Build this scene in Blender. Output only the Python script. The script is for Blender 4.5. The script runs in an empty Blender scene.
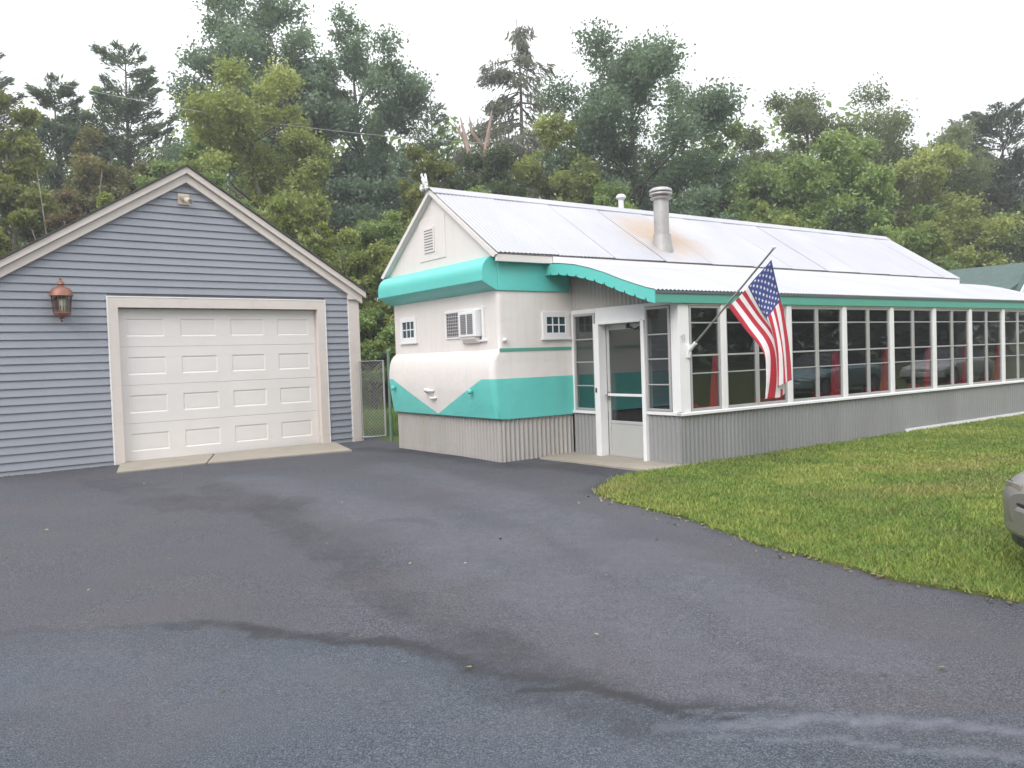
import bpy, bmesh, math, random
import numpy as np
from mathutils import Vector, Matrix
rnd = random.Random(7)
R_ = math.radians
SC = bpy.context.scene
COL = SC.collection

# ------------------------------------------------------------------ camera, world, sun, exposure
F = 807.0; PITCH = R_(-1.86); ROLL = R_(-1.93); CAM_H = 1.55
c_, s_ = math.cos, math.sin
FW = np.array([0, c_(PITCH), s_(PITCH)]); UP0 = np.array([0, -s_(PITCH), c_(PITCH)]); RT0 = np.array([1., 0, 0])
RT = c_(ROLL) * RT0 + s_(ROLL) * UP0; UPV = -s_(ROLL) * RT0 + c_(ROLL) * UP0
CAMP = np.array([0, 0, CAM_H])
cd = bpy.data.cameras.new('camera'); cam = bpy.data.objects.new('camera', cd); COL.objects.link(cam)
cd.sensor_width = 36; cd.lens = F / 1024 * 36; cd.clip_end = 5000; cd.clip_start = 0.05
m = Matrix.Identity(4)
for i in range(3):
    m[i][0] = RT[i]; m[i][1] = UPV[i]; m[i][2] = -FW[i]; m[i][3] = CAMP[i]
cam.matrix_world = m
SC.camera = cam
SC.view_settings.view_transform = 'Standard'; SC.view_settings.look = 'None'
SC.view_settings.exposure = 0.45; SC.view_settings.gamma = 1; SC.view_settings.use_curve_mapping = False

SUN_EL, SUN_AZ = 38, 205       # degrees; azimuth clockwise from +Y
W = bpy.data.worlds.new('World'); SC.world = W; W.use_nodes = True
nt = W.node_tree; bg = nt.nodes['Background']; bg.inputs[1].default_value = 0.1
sky = nt.nodes.new('ShaderNodeTexSky'); sky.sky_type = 'NISHITA'; sky.sun_disc = False
sky.sun_elevation = R_(SUN_EL); sky.sun_rotation = R_(SUN_AZ); sky.dust_density = 4; sky.air_density = 1.5
tc = nt.nodes.new('ShaderNodeTexCoord'); sx = nt.nodes.new('ShaderNodeSeparateXYZ'); nt.links.new(tc.outputs['Generated'], sx.inputs[0])
mr = nt.nodes.new('ShaderNodeMapRange'); mr.inputs[1].default_value = 0.0; mr.inputs[2].default_value = 1.0
mr.inputs[3].default_value = 5.75; mr.inputs[4].default_value = 23.0     # overcast: zenith brighter than the horizon
nt.links.new(sx.outputs[2], mr.inputs[0])
tint = nt.nodes.new('ShaderNodeMix'); tint.data_type = 'RGBA'; tint.blend_type = 'MULTIPLY'; tint.inputs[0].default_value = 1
nt.links.new(mr.outputs[0], tint.inputs[6]); tint.inputs[7].default_value = (0.95, 0.97, 1.0, 1)
mx = nt.nodes.new('ShaderNodeMix'); mx.data_type = 'RGBA'; mx.inputs[0].default_value = 0.93
cn = nt.nodes.new('ShaderNodeTexNoise'); cn.inputs['Scale'].default_value = 2.2; cn.inputs['Detail'].default_value = 5; nt.links.new(tc.outputs['Generated'], cn.inputs['Vector'])
cr = nt.nodes.new('ShaderNodeMapRange'); cr.inputs[1].default_value = .3; cr.inputs[2].default_value = .7; cr.inputs[3].default_value = .955; cr.inputs[4].default_value = 1.035; nt.links.new(cn.outputs[0], cr.inputs[0])
cl = nt.nodes.new('ShaderNodeMix'); cl.data_type = 'RGBA'; cl.blend_type = 'MULTIPLY'; cl.inputs[0].default_value = 1; nt.links.new(tint.outputs[2], cl.inputs[6]); nt.links.new(cr.outputs[0], cl.inputs[7])
nt.links.new(sky.outputs[0], mx.inputs[6]); nt.links.new(cl.outputs[2], mx.inputs[7]); nt.links.new(mx.outputs[2], bg.inputs[0])

sl = bpy.data.lights.new('sun', 'SUN'); sl.energy = 1.5; sl.angle = R_(35); sl.color = (1, .97, .93)
so = bpy.data.objects.new('sun', sl); COL.objects.link(so)
sd = Vector((math.sin(R_(SUN_AZ)) * c_(R_(SUN_EL)), math.cos(R_(SUN_AZ)) * c_(R_(SUN_EL)), s_(R_(SUN_EL))))
so.rotation_euler = (-sd).to_track_quat('-Z', 'Y').to_euler()

# ------------------------------------------------------------------ frames
YU, YG = R_(35.33), R_(38.4)
def gnd(x, y, z=0.0):
    d = FW + RT * (x - 512) / F - UPV * (y - 384) / F
    return CAMP + d * (z - CAM_H) / d[2]
def atdepth(x, y, dep):
    d = FW + RT * (x - 512) / F - UPV * (y - 384) / F
    return CAMP + d * dep / d[1]
P0 = np.array([2.269, 10.846, 0]); G0 = np.array([-6.627, 13.244, 0])
def dw(a, b, z=0): return (P0[0] + a * c_(YU) - b * s_(YU), P0[1] + a * s_(YU) + b * c_(YU), z)
def gw(a, b, z=0): return (G0[0] + a * c_(YG) - b * s_(YG), G0[1] + a * s_(YG) + b * c_(YG), z)

# ------------------------------------------------------------------ mesh builder
class MB:
    def __init__(s): s.V = []; s.F = []; s.M = []
    def add(s, vs, fs, m=0):
        o = len(s.V); s.V += [tuple(map(float, v)) for v in vs]
        for f in fs: s.F.append([i + o for i in f]); s.M.append(m)
        return s
    def box(s, x0, y0, z0, x1, y1, z1, m=0):
        v = [(x0,y0,z0),(x1,y0,z0),(x1,y1,z0),(x0,y1,z0),(x0,y0,z1),(x1,y0,z1),(x1,y1,z1),(x0,y1,z1)]
        return s.add(v, [(0,3,2,1),(4,5,6,7),(0,1,5,4),(1,2,6,5),(2,3,7,6),(3,0,4,7)], m)
    def prism(s, poly, axis, lo, hi, m=0):
        n = len(poly)
        def P(p, t):
            return (t, p[0], p[1]) if axis == 0 else ((p[0], t, p[1]) if axis == 1 else (p[0], p[1], t))
        v = [P(p, lo) for p in poly] + [P(p, hi) for p in poly]
        f = [list(range(n))[::-1], list(range(n, 2*n))] + [(i, (i+1) % n, n+(i+1) % n, n+i) for i in range(n)]
        return s.add(v, f, m)
    def path(s, pts, rad, n=8, m=0, cap=True):
        pts = [Vector(p) for p in pts]; o = []
        if not hasattr(rad, '__len__'): rad = [rad] * len(pts)
        up = Vector((0, 0, 1)); ref = None
        for i, p in enumerate(pts):
            t = (pts[min(i+1, len(pts)-1)] - pts[max(i-1, 0)]).normalized()
            if ref is None: ref = t.cross(up if abs(t.z) < .95 else Vector((1, 0, 0))).normalized()
            ref = (ref - t * ref.dot(t)).normalized(); b = t.cross(ref)
            for k in range(n):
                a = 2*math.pi*k/n; o.append(p + (ref*math.cos(a) + b*math.sin(a)) * rad[i])
        f = []
        for i in range(len(pts)-1):
            for k in range(n):
                k2 = (k+1) % n; f.append((i*n+k, i*n+k2, (i+1)*n+k2, (i+1)*n+k))
        if cap: f += [list(range(n))[::-1], [(len(pts)-1)*n+k for k in range(n)]]
        return s.add(o, f, m)
    def lathe(s, prof, cx, cy, n=20, m=0, cz=0):
        o = []; f = []
        for r, z in prof:
            for k in range(n):
                a = 2*math.pi*k/n; o.append((cx + r*math.cos(a), cy + r*math.sin(a), cz + z))
        for i in range(len(prof)-1):
            for k in range(n):
                k2 = (k+1) % n; f.append((i*n+k, i*n+k2, (i+1)*n+k2, (i+1)*n+k))
        f += [list(range(n))[::-1], [(len(prof)-1)*n+k for k in range(n)]]
        return s.add(o, f, m)
    def grid(s, P, m=0, mf=None):
        h, w = len(P), len(P[0]); v = [p for r in P for p in r]
        o = len(s.V); s.V += [tuple(map(float, p)) for p in v]
        for i in range(h-1):
            for j in range(w-1):
                s.F.append([o+i*w+j, o+i*w+j+1, o+(i+1)*w+j+1, o+(i+1)*w+j]); s.M.append(mf(i, j) if mf else m)
        return s
    def build(s, name, mats, parent=None, smooth=False, bevel=0, off=None, recalc=True):
        if not isinstance(mats, (list, tuple)): mats = [mats]
        V = s.V if off is None else [(v[0]-off[0], v[1]-off[1], v[2]-off[2]) for v in s.V]
        me = bpy.data.meshes.new(name); me.from_pydata(V, [], s.F)
        for mm in mats: me.materials.append(mm)
        if len(mats) > 1: me.polygons.foreach_set('material_index', s.M)
        if recalc:
            bm = bmesh.new(); bm.from_mesh(me); bmesh.ops.recalc_face_normals(bm, faces=bm.faces); bm.to_mesh(me); bm.free()
        if smooth:
            me.polygons.foreach_set('use_smooth', [True]*len(me.polygons))
        me.update()
        o = bpy.data.objects.new(name, me); COL.objects.link(o)
        if parent: o.parent = parent
        if smooth == 'auto':
            try: me.set_sharp_from_angle(angle=R_(35))
            except Exception: pass
        if bevel:
            b = o.modifiers.new('bevel', 'BEVEL'); b.width = bevel; b.segments = 2; b.limit_method = 'ANGLE'; b.angle_limit = R_(40)
        return o

def tag(o, label, cat, group=None):
    o['label'] = label; o['category'] = cat
    if group: o['group'] = group
    return o
def thing(name, label, cat, loc, rz=0, group=None):
    o = bpy.data.objects.new(name, None); COL.objects.link(o); o.location = loc; o.rotation_euler = (0, 0, rz)
    o.empty_display_size = .2
    return tag(o, label, cat, group)
def struct(o): o['kind'] = 'structure'; return o

# ------------------------------------------------------------------ materials
def newmat(name):
    M = bpy.data.materials.new(name); M.use_nodes = True
    t = M.node_tree; return M, t, t.nodes['Principled BSDF'], t.nodes['Material Output']
def noise_node(t, scale, detail=4, coord='Object', rough=.55, stretch=None):
    tcn = t.nodes.new('ShaderNodeTexCoord'); n = t.nodes.new('ShaderNodeTexNoise')
    n.inputs['Scale'].default_value = scale; n.inputs['Detail'].default_value = detail; n.inputs['Roughness'].default_value = rough
    if stretch:
        mp = t.nodes.new('ShaderNodeMapping'); mp.inputs['Scale'].default_value = stretch
        t.links.new(tcn.outputs[coord], mp.inputs[0]); t.links.new(mp.outputs[0], n.inputs['Vector'])
    else: t.links.new(tcn.outputs[coord], n.inputs['Vector'])
    return n
def ramp(t, src, stops):
    r = t.nodes.new('ShaderNodeValToRGB'); e = r.color_ramp.elements
    while len(e) < len(stops): e.new(.5)
    for i, (p, col) in enumerate(stops): e[i].position = p; e[i].color = tuple(col) + (1,) if len(col) == 3 else col
    t.links.new(src, r.inputs[0]); return r
def mixc(t, fac, a, b, mode='MIX'):
    x = t.nodes.new('ShaderNodeMix'); x.data_type = 'RGBA'; x.blend_type = mode
    for sock, val in ((0, fac), (6, a), (7, b)):
        if hasattr(val, 'is_output'): t.links.new(val, x.inputs[sock])
        elif sock == 0: x.inputs[0].default_value = val
        else: x.inputs[sock].default_value = tuple(val) + (1,) if len(val) == 3 else val
    return x.outputs[2]
def mathn(t, op, a, b=None, clamp=False):
    x = t.nodes.new('ShaderNodeMath'); x.operation = op; x.use_clamp = clamp
    for i, val in enumerate((a, b)):
        if val is None: continue
        if hasattr(val, 'is_output'): t.links.new(val, x.inputs[i])
        else: x.inputs[i].default_value = val
    return x.outputs[0]
def surf(name, col, rough=.6, metal=0, var=.08, scale=2.5, fine=40, dirt=None, dirt_amt=.35, bump=.0, bscale=120, stretch=None, spec=.5):
    M, t, p, o = newmat(name)
    n1 = noise_node(t, scale, 5, stretch=stretch); n2 = noise_node(t, fine, 3)
    lo = [x*(1-var) for x in col]; hi = [min(1, x*(1+var)) for x in col]
    r1 = ramp(t, n1.outputs[0], [(.3, lo), (.7, hi)])
    cc = mixc(t, .35, r1.outputs[0], ramp(t, n2.outputs[0], [(.3, lo), (.7, hi)]).outputs[0])
    if dirt:
        n3 = noise_node(t, scale*1.7, 7, rough=.7, stretch=stretch)
        f = ramp(t, n3.outputs[0], [(.5, (0, 0, 0)), (.75, (dirt_amt,)*3)])
        cc = mixc(t, f.outputs[0], cc, dirt)
    t.links.new(cc, p.inputs['Base Color'])
    p.inputs['Roughness'].default_value = rough; p.inputs['Metallic'].default_value = metal
    p.inputs['Specular IOR Level'].default_value = spec
    if bump:
        nb = noise_node(t, bscale, 3); b = t.nodes.new('ShaderNodeBump'); b.inputs['Strength'].default_value = bump; b.inputs['Distance'].default_value = .01
        t.links.new(nb.outputs[0], b.inputs['Height']); t.links.new(b.outputs[0], p.inputs['Normal'])
    return M
def glassmat(name, tint, refl=.075, rough=.015):
    M = bpy.data.materials.new(name); M.use_nodes = True; t = M.node_tree
    t.nodes.remove(t.nodes['Principled BSDF']); out = t.nodes['Material Output']
    tr = t.nodes.new('ShaderNodeBsdfTransparent'); tr.inputs[0].default_value = tuple(tint) + (1,)
    gl = t.nodes.new('ShaderNodeBsdfGlossy'); gl.inputs['Roughness'].default_value = rough
    nz = noise_node(t, 1.3, 2); b = t.nodes.new('ShaderNodeBump'); b.inputs['Strength'].default_value = .06; b.inputs['Distance'].default_value = .02
    t.links.new(nz.outputs[0], b.inputs['Height']); t.links.new(b.outputs[0], gl.inputs['Normal'])
    lw = t.nodes.new('ShaderNodeLayerWeight'); lw.inputs[0].default_value = .5
    fr = mathn(t, 'ADD', mathn(t, 'MULTIPLY', mathn(t, 'POWER', lw.outputs['Facing'], 5.0), 1-refl), refl)
    mx = t.nodes.new('ShaderNodeMixShader'); t.links.new(fr, mx.inputs[0])
    t.links.new(tr.outputs[0], mx.inputs[1]); t.links.new(gl.outputs[0], mx.inputs[2]); t.links.new(mx.outputs[0], out.inputs[0])
    return M

M_siding = surf('blue_grey_vinyl', (.255, .268, .308), .55, var=.06, scale=1.2, fine=25, dirt=(.275, .28, .30), dirt_amt=.3)
M_trim = surf('beige_trim', (.62, .555, .515), .55, var=.04, scale=2, dirt=(.42, .38, .33), dirt_amt=.3)
M_channel = surf('white_channel', (.78, .76, .76), .5, var=.03)
M_gdoor = surf('door_white', (.70, .665, .645), .45, var=.03, scale=1.5, dirt=(.6, .55, .5), dirt_amt=.25)
M_shingle = surf('dark_shingle', (.06, .055, .055), .9, var=.25, scale=8, bump=.6, bscale=60)
M_cream = surf('cream_paint', (.71, .66, .635), .45, var=.03, scale=1.6, dirt=(.56, .51, .48), dirt_amt=.35, stretch=(1, 1, .35))
M_teal = surf('teal_paint', (.115, .53, .48), .4, var=.07, scale=1.3, dirt=(.16, .52, .46), dirt_amt=.4)
M_teal_deep = surf('green_frieze_paint', (.085, .33, .26), .45, var=.07, scale=1.3)
M_white = surf('white_paint', (.74, .73, .74), .45, var=.03, scale=2, dirt=(.58, .56, .55), dirt_amt=.25)
M_galv = surf('galvanised_sheet', (.305, .305, .31), .5, .35, var=.13, scale=1.5, dirt=(.26, .255, .25), dirt_amt=.5, stretch=(1, 1, .25))
M_galv_warm = surf('painted_corrugated_sheet', (.42, .395, .375), .5, .2, var=.14, scale=2, dirt=(.40, .33, .26), dirt_amt=.55, stretch=(1, 1, .3))
M_alu = surf('aluminium_frame', (.42, .41, .41), .45, .3, var=.06)
M_alu_door = surf('storm_door_paint', (.45, .45, .44), .45, .15, var=.05, scale=1.5)
M_dark = surf('black_plastic', (.02, .02, .022), .5)
M_screen = surf('grille_grey', (.16, .16, .17), .6)
M_grey = surf('grey_metal', (.30, .29, .30), .42, .6, var=.12, scale=4)
M_flue = surf('flue_metal', (.40, .385, .38), .45, .35, var=.14, scale=5, dirt=(.28, .22, .18), dirt_amt=.4)
M_conc = surf('concrete', (.30, .265, .22), .9, var=.13, scale=2.5, fine=70, dirt=(.29, .25, .2), dirt_amt=.5, bump=.4, bscale=150)
M_pave_floor = surf('interior_floor', (.06, .055, .05), .7)
M_ceil = surf('interior_ceiling', (.11, .11, .115), .8)
M_red = surf('red_vinyl', (.88, .04, .11), .4, var=.08, scale=3)
M_copper = surf('aged_copper', (.25, .115, .08), .5, .35, var=.18, scale=14, dirt=(.16, .08, .06), dirt_amt=.5)
M_copper_dark = surf('dark_copper', (.11, .06, .05), .5, .4, var=.2, scale=10)
M_beige = surf('beige_plastic', (.55, .48, .40), .5)
M_bulb = surf('glass_bulb_white', (.75, .78, .72), .2)
M_glass = glassmat('window_glass', (.74, .75, .77))
M_glass_clear = glassmat('door_glass', (.74, .78, .78))
M_lampglass = glassmat('lantern_glass', (.85, .83, .78))
M_bark = surf('bark', (.10, .085, .07), .95, var=.3, scale=4, bump=.8, bscale=25)
M_bark_pale = surf('dead_wood', (.20, .165, .145), .95, var=.25, scale=3)
M_snag = surf('torn_wood', (.26, .185, .155), .9, var=.35, scale=3)

def body_mat():     # cream body with the teal V across the nose and a teal band along the side
    M, t, p, o = newmat('two_tone_body')
    tcn = t.nodes.new('ShaderNodeTexCoord'); sp = t.nodes.new('ShaderNodeSeparateXYZ'); t.links.new(tcn.outputs['Object'], sp.inputs[0])
    v = mathn(t, 'MULTIPLY', mathn(t, 'ABSOLUTE', mathn(t, 'SUBTRACT', sp.outputs[1], 3.97)), .395)
    line = mathn(t, 'MINIMUM', mathn(t, 'ADD', v, .675), 1.245)
    f = mathn(t, 'LESS_THAN', sp.outputs[2], line)
    n1 = noise_node(t, 1.6, 5, stretch=(1, 1, .35)); n2 = noise_node(t, 1.6, 7, rough=.72, stretch=(5, 5, .45))
    cr = ramp(t, n1.outputs[0], [(.3, (.69, .64, .615)), (.7, (.73, .69, .665))]).outputs[0]
    cr = mixc(t, ramp(t, n2.outputs[0], [(.5, (0,)*3), (.74, (.27,)*3)]).outputs[0], cr, (.53, .47, .42))
    te = ramp(t, n1.outputs[0], [(.3, (.10, .49, .445)), (.7, (.125, .55, .50))]).outputs[0]
    te = mixc(t, ramp(t, n2.outputs[0], [(.48, (0,)*3), (.72, (.5,)*3)]).outputs[0], te, (.16, .46, .41))
    t.links.new(mixc(t, f, cr, te), p.inputs['Base Color']); p.inputs['Roughness'].default_value = .42
    nb = noise_node(t, 2.6, 3); bu = t.nodes.new('ShaderNodeBump'); bu.inputs['Strength'].default_value = .35; bu.inputs['Distance'].default_value = .05; t.links.new(nb.outputs[0], bu.inputs['Height']); t.links.new(bu.outputs[0], p.inputs['Normal'])
    return M
M_body = body_mat()

def roof_mat(name, rust=None):
    M, t, p, o = newmat(name)
    n1 = noise_node(t, .9, 6, stretch=(1, .5, 1)); n2 = noise_node(t, 9, 6, rough=.7)
    c0 = ramp(t, n1.outputs[0], [(.3, (.335, .335, .372)), (.7, (.405, .405, .44))]).outputs[0]
    c0 = mixc(t, ramp(t, n2.outputs[0], [(.54, (0,)*3), (.78, (.4,)*3)]).outputs[0], c0, (.36, .345, .35))
    if rust:
        tcn = t.nodes.new('ShaderNodeTexCoord'); mp = t.nodes.new('ShaderNodeMapping'); mp.vector_type = 'POINT'
        mp.inputs['Location'].default_value = (-rust[0]*rust[2], -rust[1]*rust[3], 0); mp.inputs['Scale'].default_value = (rust[2], rust[3], 0)
        t.links.new(tcn.outputs['Object'], mp.inputs[0])
        ln = t.nodes.new('ShaderNodeVectorMath'); ln.operation = 'LENGTH'; t.links.new(mp.outputs[0], ln.inputs[0])
        n3 = noise_node(t, 2.2, 7, rough=.7)
        d = mathn(t, 'ADD', ln.outputs['Value'], mathn(t, 'MULTIPLY', mathn(t, 'SUBTRACT', n3.outputs[0], .5), 1.1))
        f = ramp(t, d, [(.12, (.85,)*3), (.5, (.55,)*3), (1.05, (0,)*3)]).outputs[0]
        c0 = mixc(t, f, c0, (.36, .25, .155))
    t.links.new(c0, p.inputs['Base Color']); p.inputs['Roughness'].default_value = .5; p.inputs['Metallic'].default_value = .15
    return M
M_roof = roof_mat('white_metal_roof', rust=(2.75, 2.95, .85, 1.1))
M_roof2 = roof_mat('white_metal_porch_roof')

# ------------------------------------------------------------------ noise in numpy
def vnoise(x, y, seed=0):
    xi = np.floor(x).astype(np.int64); yi = np.floor(y).astype(np.int64); fx = x-xi; fy = y-yi
    def h(a, b):
        n = (a*374761393 + b*668265263 + seed*1442695041) & 0x7fffffff
        n = ((n ^ (n >> 13))*1274126177) & 0x7fffffff
        return ((n ^ (n >> 16)) & 0xffff)/65535.0
    u = fx*fx*(3-2*fx); v = fy*fy*(3-2*fy)
    return (h(xi, yi)*(1-u)+h(xi+1, yi)*u)*(1-v)+(h(xi, yi+1)*(1-u)+h(xi+1, yi+1)*u)*v
def fbm(x, y, seed=0, o=4):
    r = 0; a = .5
    for i in range(o): r = r + a*vnoise(x*2**i, y*2**i, seed+i); a *= .5
    return r/(1-.5**o)
def raw_mesh(name, V, Fq, mats, k=4, attrs=None, smooth=False):
    me = bpy.data.meshes.new(name); V = np.asarray(V, np.float32); Fq = np.asarray(Fq, np.int32)
    me.vertices.add(len(V)); me.vertices.foreach_set('co', V.ravel())
    me.loops.add(Fq.size); me.loops.foreach_set('vertex_index', Fq.ravel())
    me.polygons.add(len(Fq)); me.polygons.foreach_set('loop_start', np.arange(0, Fq.size, k, dtype=np.int32))
    try: me.polygons.foreach_set('loop_total', np.full(len(Fq), k, np.int32))
    except Exception: pass
    if smooth: me.polygons.foreach_set('use_smooth', np.ones(len(Fq), bool))
    me.update(calc_edges=True); me.validate()
    for nme, arr in (attrs or {}).items():
        a = me.attributes.new(nme, 'FLOAT', 'POINT'); a.data.foreach_set('value', np.asarray(arr, np.float32))
    for mm in (mats if isinstance(mats, (list, tuple)) else [mats]): me.materials.append(mm)
    return me
def attr(t, name):
    a = t.nodes.new('ShaderNodeAttribute'); a.attribute_name = name; return a.outputs['Fac']

def leaves(C, size, rg, tone, elong=1.7, upb=.5, dirs=None):
    n = len(C); N = rg.normal(0, 1, (n, 3)); N[:, 2] += upb; N /= np.linalg.norm(N, axis=1)[:, None]
    if dirs is None: D = rg.normal(0, 1, (n, 3)); D[:, 2] -= .35
    else: D = dirs+rg.normal(0, .25, (n, 3))
    D -= N*(D*N).sum(1)[:, None]; D /= np.linalg.norm(D, axis=1)[:, None]+1e-9; S = np.cross(N, D)
    l = (size*rg.uniform(.65, 1.35, n))[:, None]; w = l/elong
    V = np.stack([C-D*l*.5, C+S*w*.5-D*l*.05+N*l*.06, C+D*l*.55, C-S*w*.5-D*l*.05+N*l*.06], 1).reshape(-1, 3)
    return V, np.repeat(tone, 4)
# ------------------------------------------------------------------ ground, asphalt, lawn
def ground_mat():
    M, t, p, o = newmat('rough_grass_ground')
    n1 = noise_node(t, .35, 6); n2 = noise_node(t, 5, 5)
    a = ramp(t, n1.outputs[0], [(.3, (.055, .085, .022)), (.55, (.085, .10, .03)), (.75, (.12, .10, .05))]).outputs[0]
    b = ramp(t, n2.outputs[0], [(.3, (.05, .08, .02)), (.7, (.12, .14, .045))]).outputs[0]
    t.links.new(mixc(t, .5, a, b), p.inputs['Base Color']); p.inputs['Roughness'].default_value = 1; p.inputs['Specular IOR Level'].default_value = .1
    return M
mb = MB(); mb.add([(-2500, -2500, -.03), (2500, -2500, -.03), (2500, 2500, -.03), (-2500, 2500, -.03)], [(0, 1, 2, 3)])
struct(mb.build('ground', ground_mat()))

def polydist(X, Y, pts):
    d = np.full(X.shape, 1e9); sfrac = np.zeros(X.shape); n = len(pts)-1
    for i in range(n):
        ax, ay = pts[i][:2]; bx, by = pts[i+1][:2]
        L2 = (bx-ax)**2+(by-ay)**2; tt = np.clip(((X-ax)*(bx-ax)+(Y-ay)*(by-ay))/L2, 0, 1)
        dd = np.hypot(X-ax-tt*(bx-ax), Y-ay-tt*(by-ay)); k = dd < d
        d = np.where(k, dd, d); sfrac = np.where(k, (i+tt)/n, sfrac)
    return d, sfrac
def asphalt():
    st = .04; xs = np.arange(-17, 13, st); ys = np.arange(-6, 18.5, st)
    X, Y = np.meshgrid(xs, ys); n, mcols = X.shape
    Z = (fbm(X*.6, Y*.6, 3)-.5)*.03
    G = lambda L: [gnd(*q) for q in L]
    wob = (fbm(X*1.6, Y*1.6, 11)-.5)
    big = fbm(X*.5, Y*.5, 21); med = fbm(X*2.5, Y*2.5, 31, 5)
    fin = fbm(X*5, Y*5, 41, 4); stain = np.zeros(X.shape); light = np.zeros(X.shape)
    def band(pts, w, amt, arr, wobble=.5, fade=None):
        d, sf = polydist(X+wob*wobble, Y+(fbm(X*2, Y*2, 77)-.5)*wobble, G(pts))
        k = np.clip(np.exp(-(d/w)**2)*1.5-(fin-.35)*.9, 0, 1)*amt*(.5+.8*med)
        if w < .06: k = np.clip((k/amt-.35)*2.6, 0, 1)*amt
        if fade is not None: k = k*np.interp(sf, fade[0], fade[1])
        np.maximum(arr, k, out=arr)
    band([(-60, 640), (0, 634), (110, 628), (215, 622), (262, 632), (380, 641), (500, 668), (600, 686), (690, 712), (750, 716)], .075, .95, stain, .35, ((0, .2, .35, .5, .85, 1), (.4, .45, .8, .9, .7, .1)))
    band([(540, 690), (600, 688), (680, 712), (740, 714)], .04, 1., stain, .2)
    band([(215, 486), (300, 530), (390, 590), (480, 650), (560, 690), (640, 720)], .33, .52, stain, .6)
    band([(110, 480), (160, 500), (230, 505), (300, 500)], .5, .5, stain, .8)
    band([(360, 449), (430, 452), (500, 466), (560, 466), (640, 476), (600, 492)], .35, .6, stain, .4)
    band([(620, 500), (700, 523), (830, 563), (1024, 602), (1200, 640)], .22, .3, stain, .3)
    band([(380, 520), (420, 520), (440, 525)], .12, .45, stain, .3)
    band([(650, 727), (740, 722), (830, 714), (940, 722), (1040, 740)], .055, 1.3, light, .25)
    band([(700, 738), (860, 742), (1030, 764)], .04, 1.1, light, .25)
    band([(760, 712), (830, 706), (900, 716)], .03, .5, light, .2)
    band([(250, 478), (420, 520), (600, 600), (740, 690)], .5, .6, light, .6)
    band([(390, 466), (480, 490), (640, 560), (860, 650)], .35, .6, light, .6)
    band([(0, 690), (200, 680), (420, 720), (640, 745)], .55, .3, light, .8)
    d1, sf1 = polydist(X, Y+(fbm(X*2.2, Y*2.2, 55, 5)-.5)*.5, G([(-400, 640), (0, 634), (110, 628), (215, 622), (262, 632), (380, 641), (500, 668), (600, 686), (690, 712), (900, 716), (1300, 716)]))
    pl = np.array(G([(-400, 640), (0, 634), (110, 628), (215, 622), (262, 632), (380, 641), (500, 668), (600, 686), (690, 712), (900, 716), (1300, 716)]))
    yl = np.interp(X, pl[:, 0], pl[:, 1])+(fbm(X*2.2, Y*2.2, 55, 5)-.5)*.35
    fore = np.clip((yl-Y)/.10+.5, 0, 1); edge = np.clip(1-np.abs(yl-Y-.0)/.22, 0, 1)*np.where(Y > yl, 1, .35)
    stain = np.maximum(stain, np.clip(edge*1.3-(fin-.3)*1.2, 0, 1)*np.interp(X, [-4, -1.5, 0, 1, 1.6], [.25, .45, .75, .7, 0]))
    light = np.maximum(light, (big-.45)*.8)
    V = np.stack([X.ravel(), Y.ravel(), Z.ravel()], 1)
    I = np.arange(n*mcols).reshape(n, mcols); Q = np.stack([I[:-1, :-1], I[:-1, 1:], I[1:, 1:], I[1:, :-1]], -1).reshape(-1, 4)
    A = np.array(gw(4.6, 0)); B = np.array(dw(-1.39, 5.6))
    cx = V[Q].mean(1); dirv = (B-A)[:2]; side = (cx[:, 0]-A[0])*dirv[1]-(cx[:, 1]-A[1])*dirv[0]
    ok = (side > -.35*np.hypot(*dirv)) | (cx[:, 1] < 13.6)
    M, t, p, o = newmat('asphalt')
    n1 = noise_node(t, 140, 3, rough=.7); n2 = noise_node(t, 3.2, 6, rough=.65); n3 = noise_node(t, 420, 2)
    base = ramp(t, n2.outputs[0], [(.3, (.050, .054, .066)), (.5, (.061, .063, .078)), (.72, (.072, .073, .088))]).outputs[0]
    base = mixc(t, .68, base, ramp(t, n1.outputs[0], [(.40, (.012, .013, .018)), (.5, (.060, .062, .076)), (.61, (.19, .19, .205))]).outputs[0])
    n4 = noise_node(t, 38, 4, rough=.75); base = mixc(t, .6, base, ramp(t, n4.outputs[0], [(.32, (.35,)*3), (.66, (1.1,)*3)]).outputs[0], 'MULTIPLY')
    base = mixc(t, ramp(t, n3.outputs[0], [(.66, (0,)*3), (.72, (.45,)*3)]).outputs[0], base, (.22, .21, .20))
    base = mixc(t, attr(t, 'fore'), base, mixc(t, 1.0, base, (.86, 1.0, 1.06), 'MULTIPLY'))
    n7 = noise_node(t, 9, 9, rough=.78); n5 = noise_node(t, 14, 6, rough=.7); n6 = noise_node(t, .7, 5, rough=.6)
    base = mixc(t, ramp(t, n6.outputs[0], [(.42, (0,)*3), (.7, (.5,)*3)]).outputs[0], base, (.082, .070, .074))
    base = mixc(t, mathn(t, 'MULTIPLY', mathn(t, 'MULTIPLY', attr(t, 'light'), mathn(t, 'MULTIPLY', mathn(t, 'SUBTRACT', n7.outputs[0], .28), 2.3, True)), .9, True), base, (.125, .13, .155))
    base = mixc(t, mathn(t, 'MULTIPLY', mathn(t, 'MULTIPLY', mathn(t, 'SUBTRACT', mathn(t, 'ADD', attr(t, 'stain'), mathn(t, 'MULTIPLY', mathn(t, 'SUBTRACT', n7.outputs[0], .5), 1.25)), .24), 1.7, True), .8, True), base, (.024, .023, .026))
    t.links.new(base, p.inputs['Base Color']); p.inputs['Roughness'].default_value = .88; p.inputs['Specular IOR Level'].default_value = .25
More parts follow.
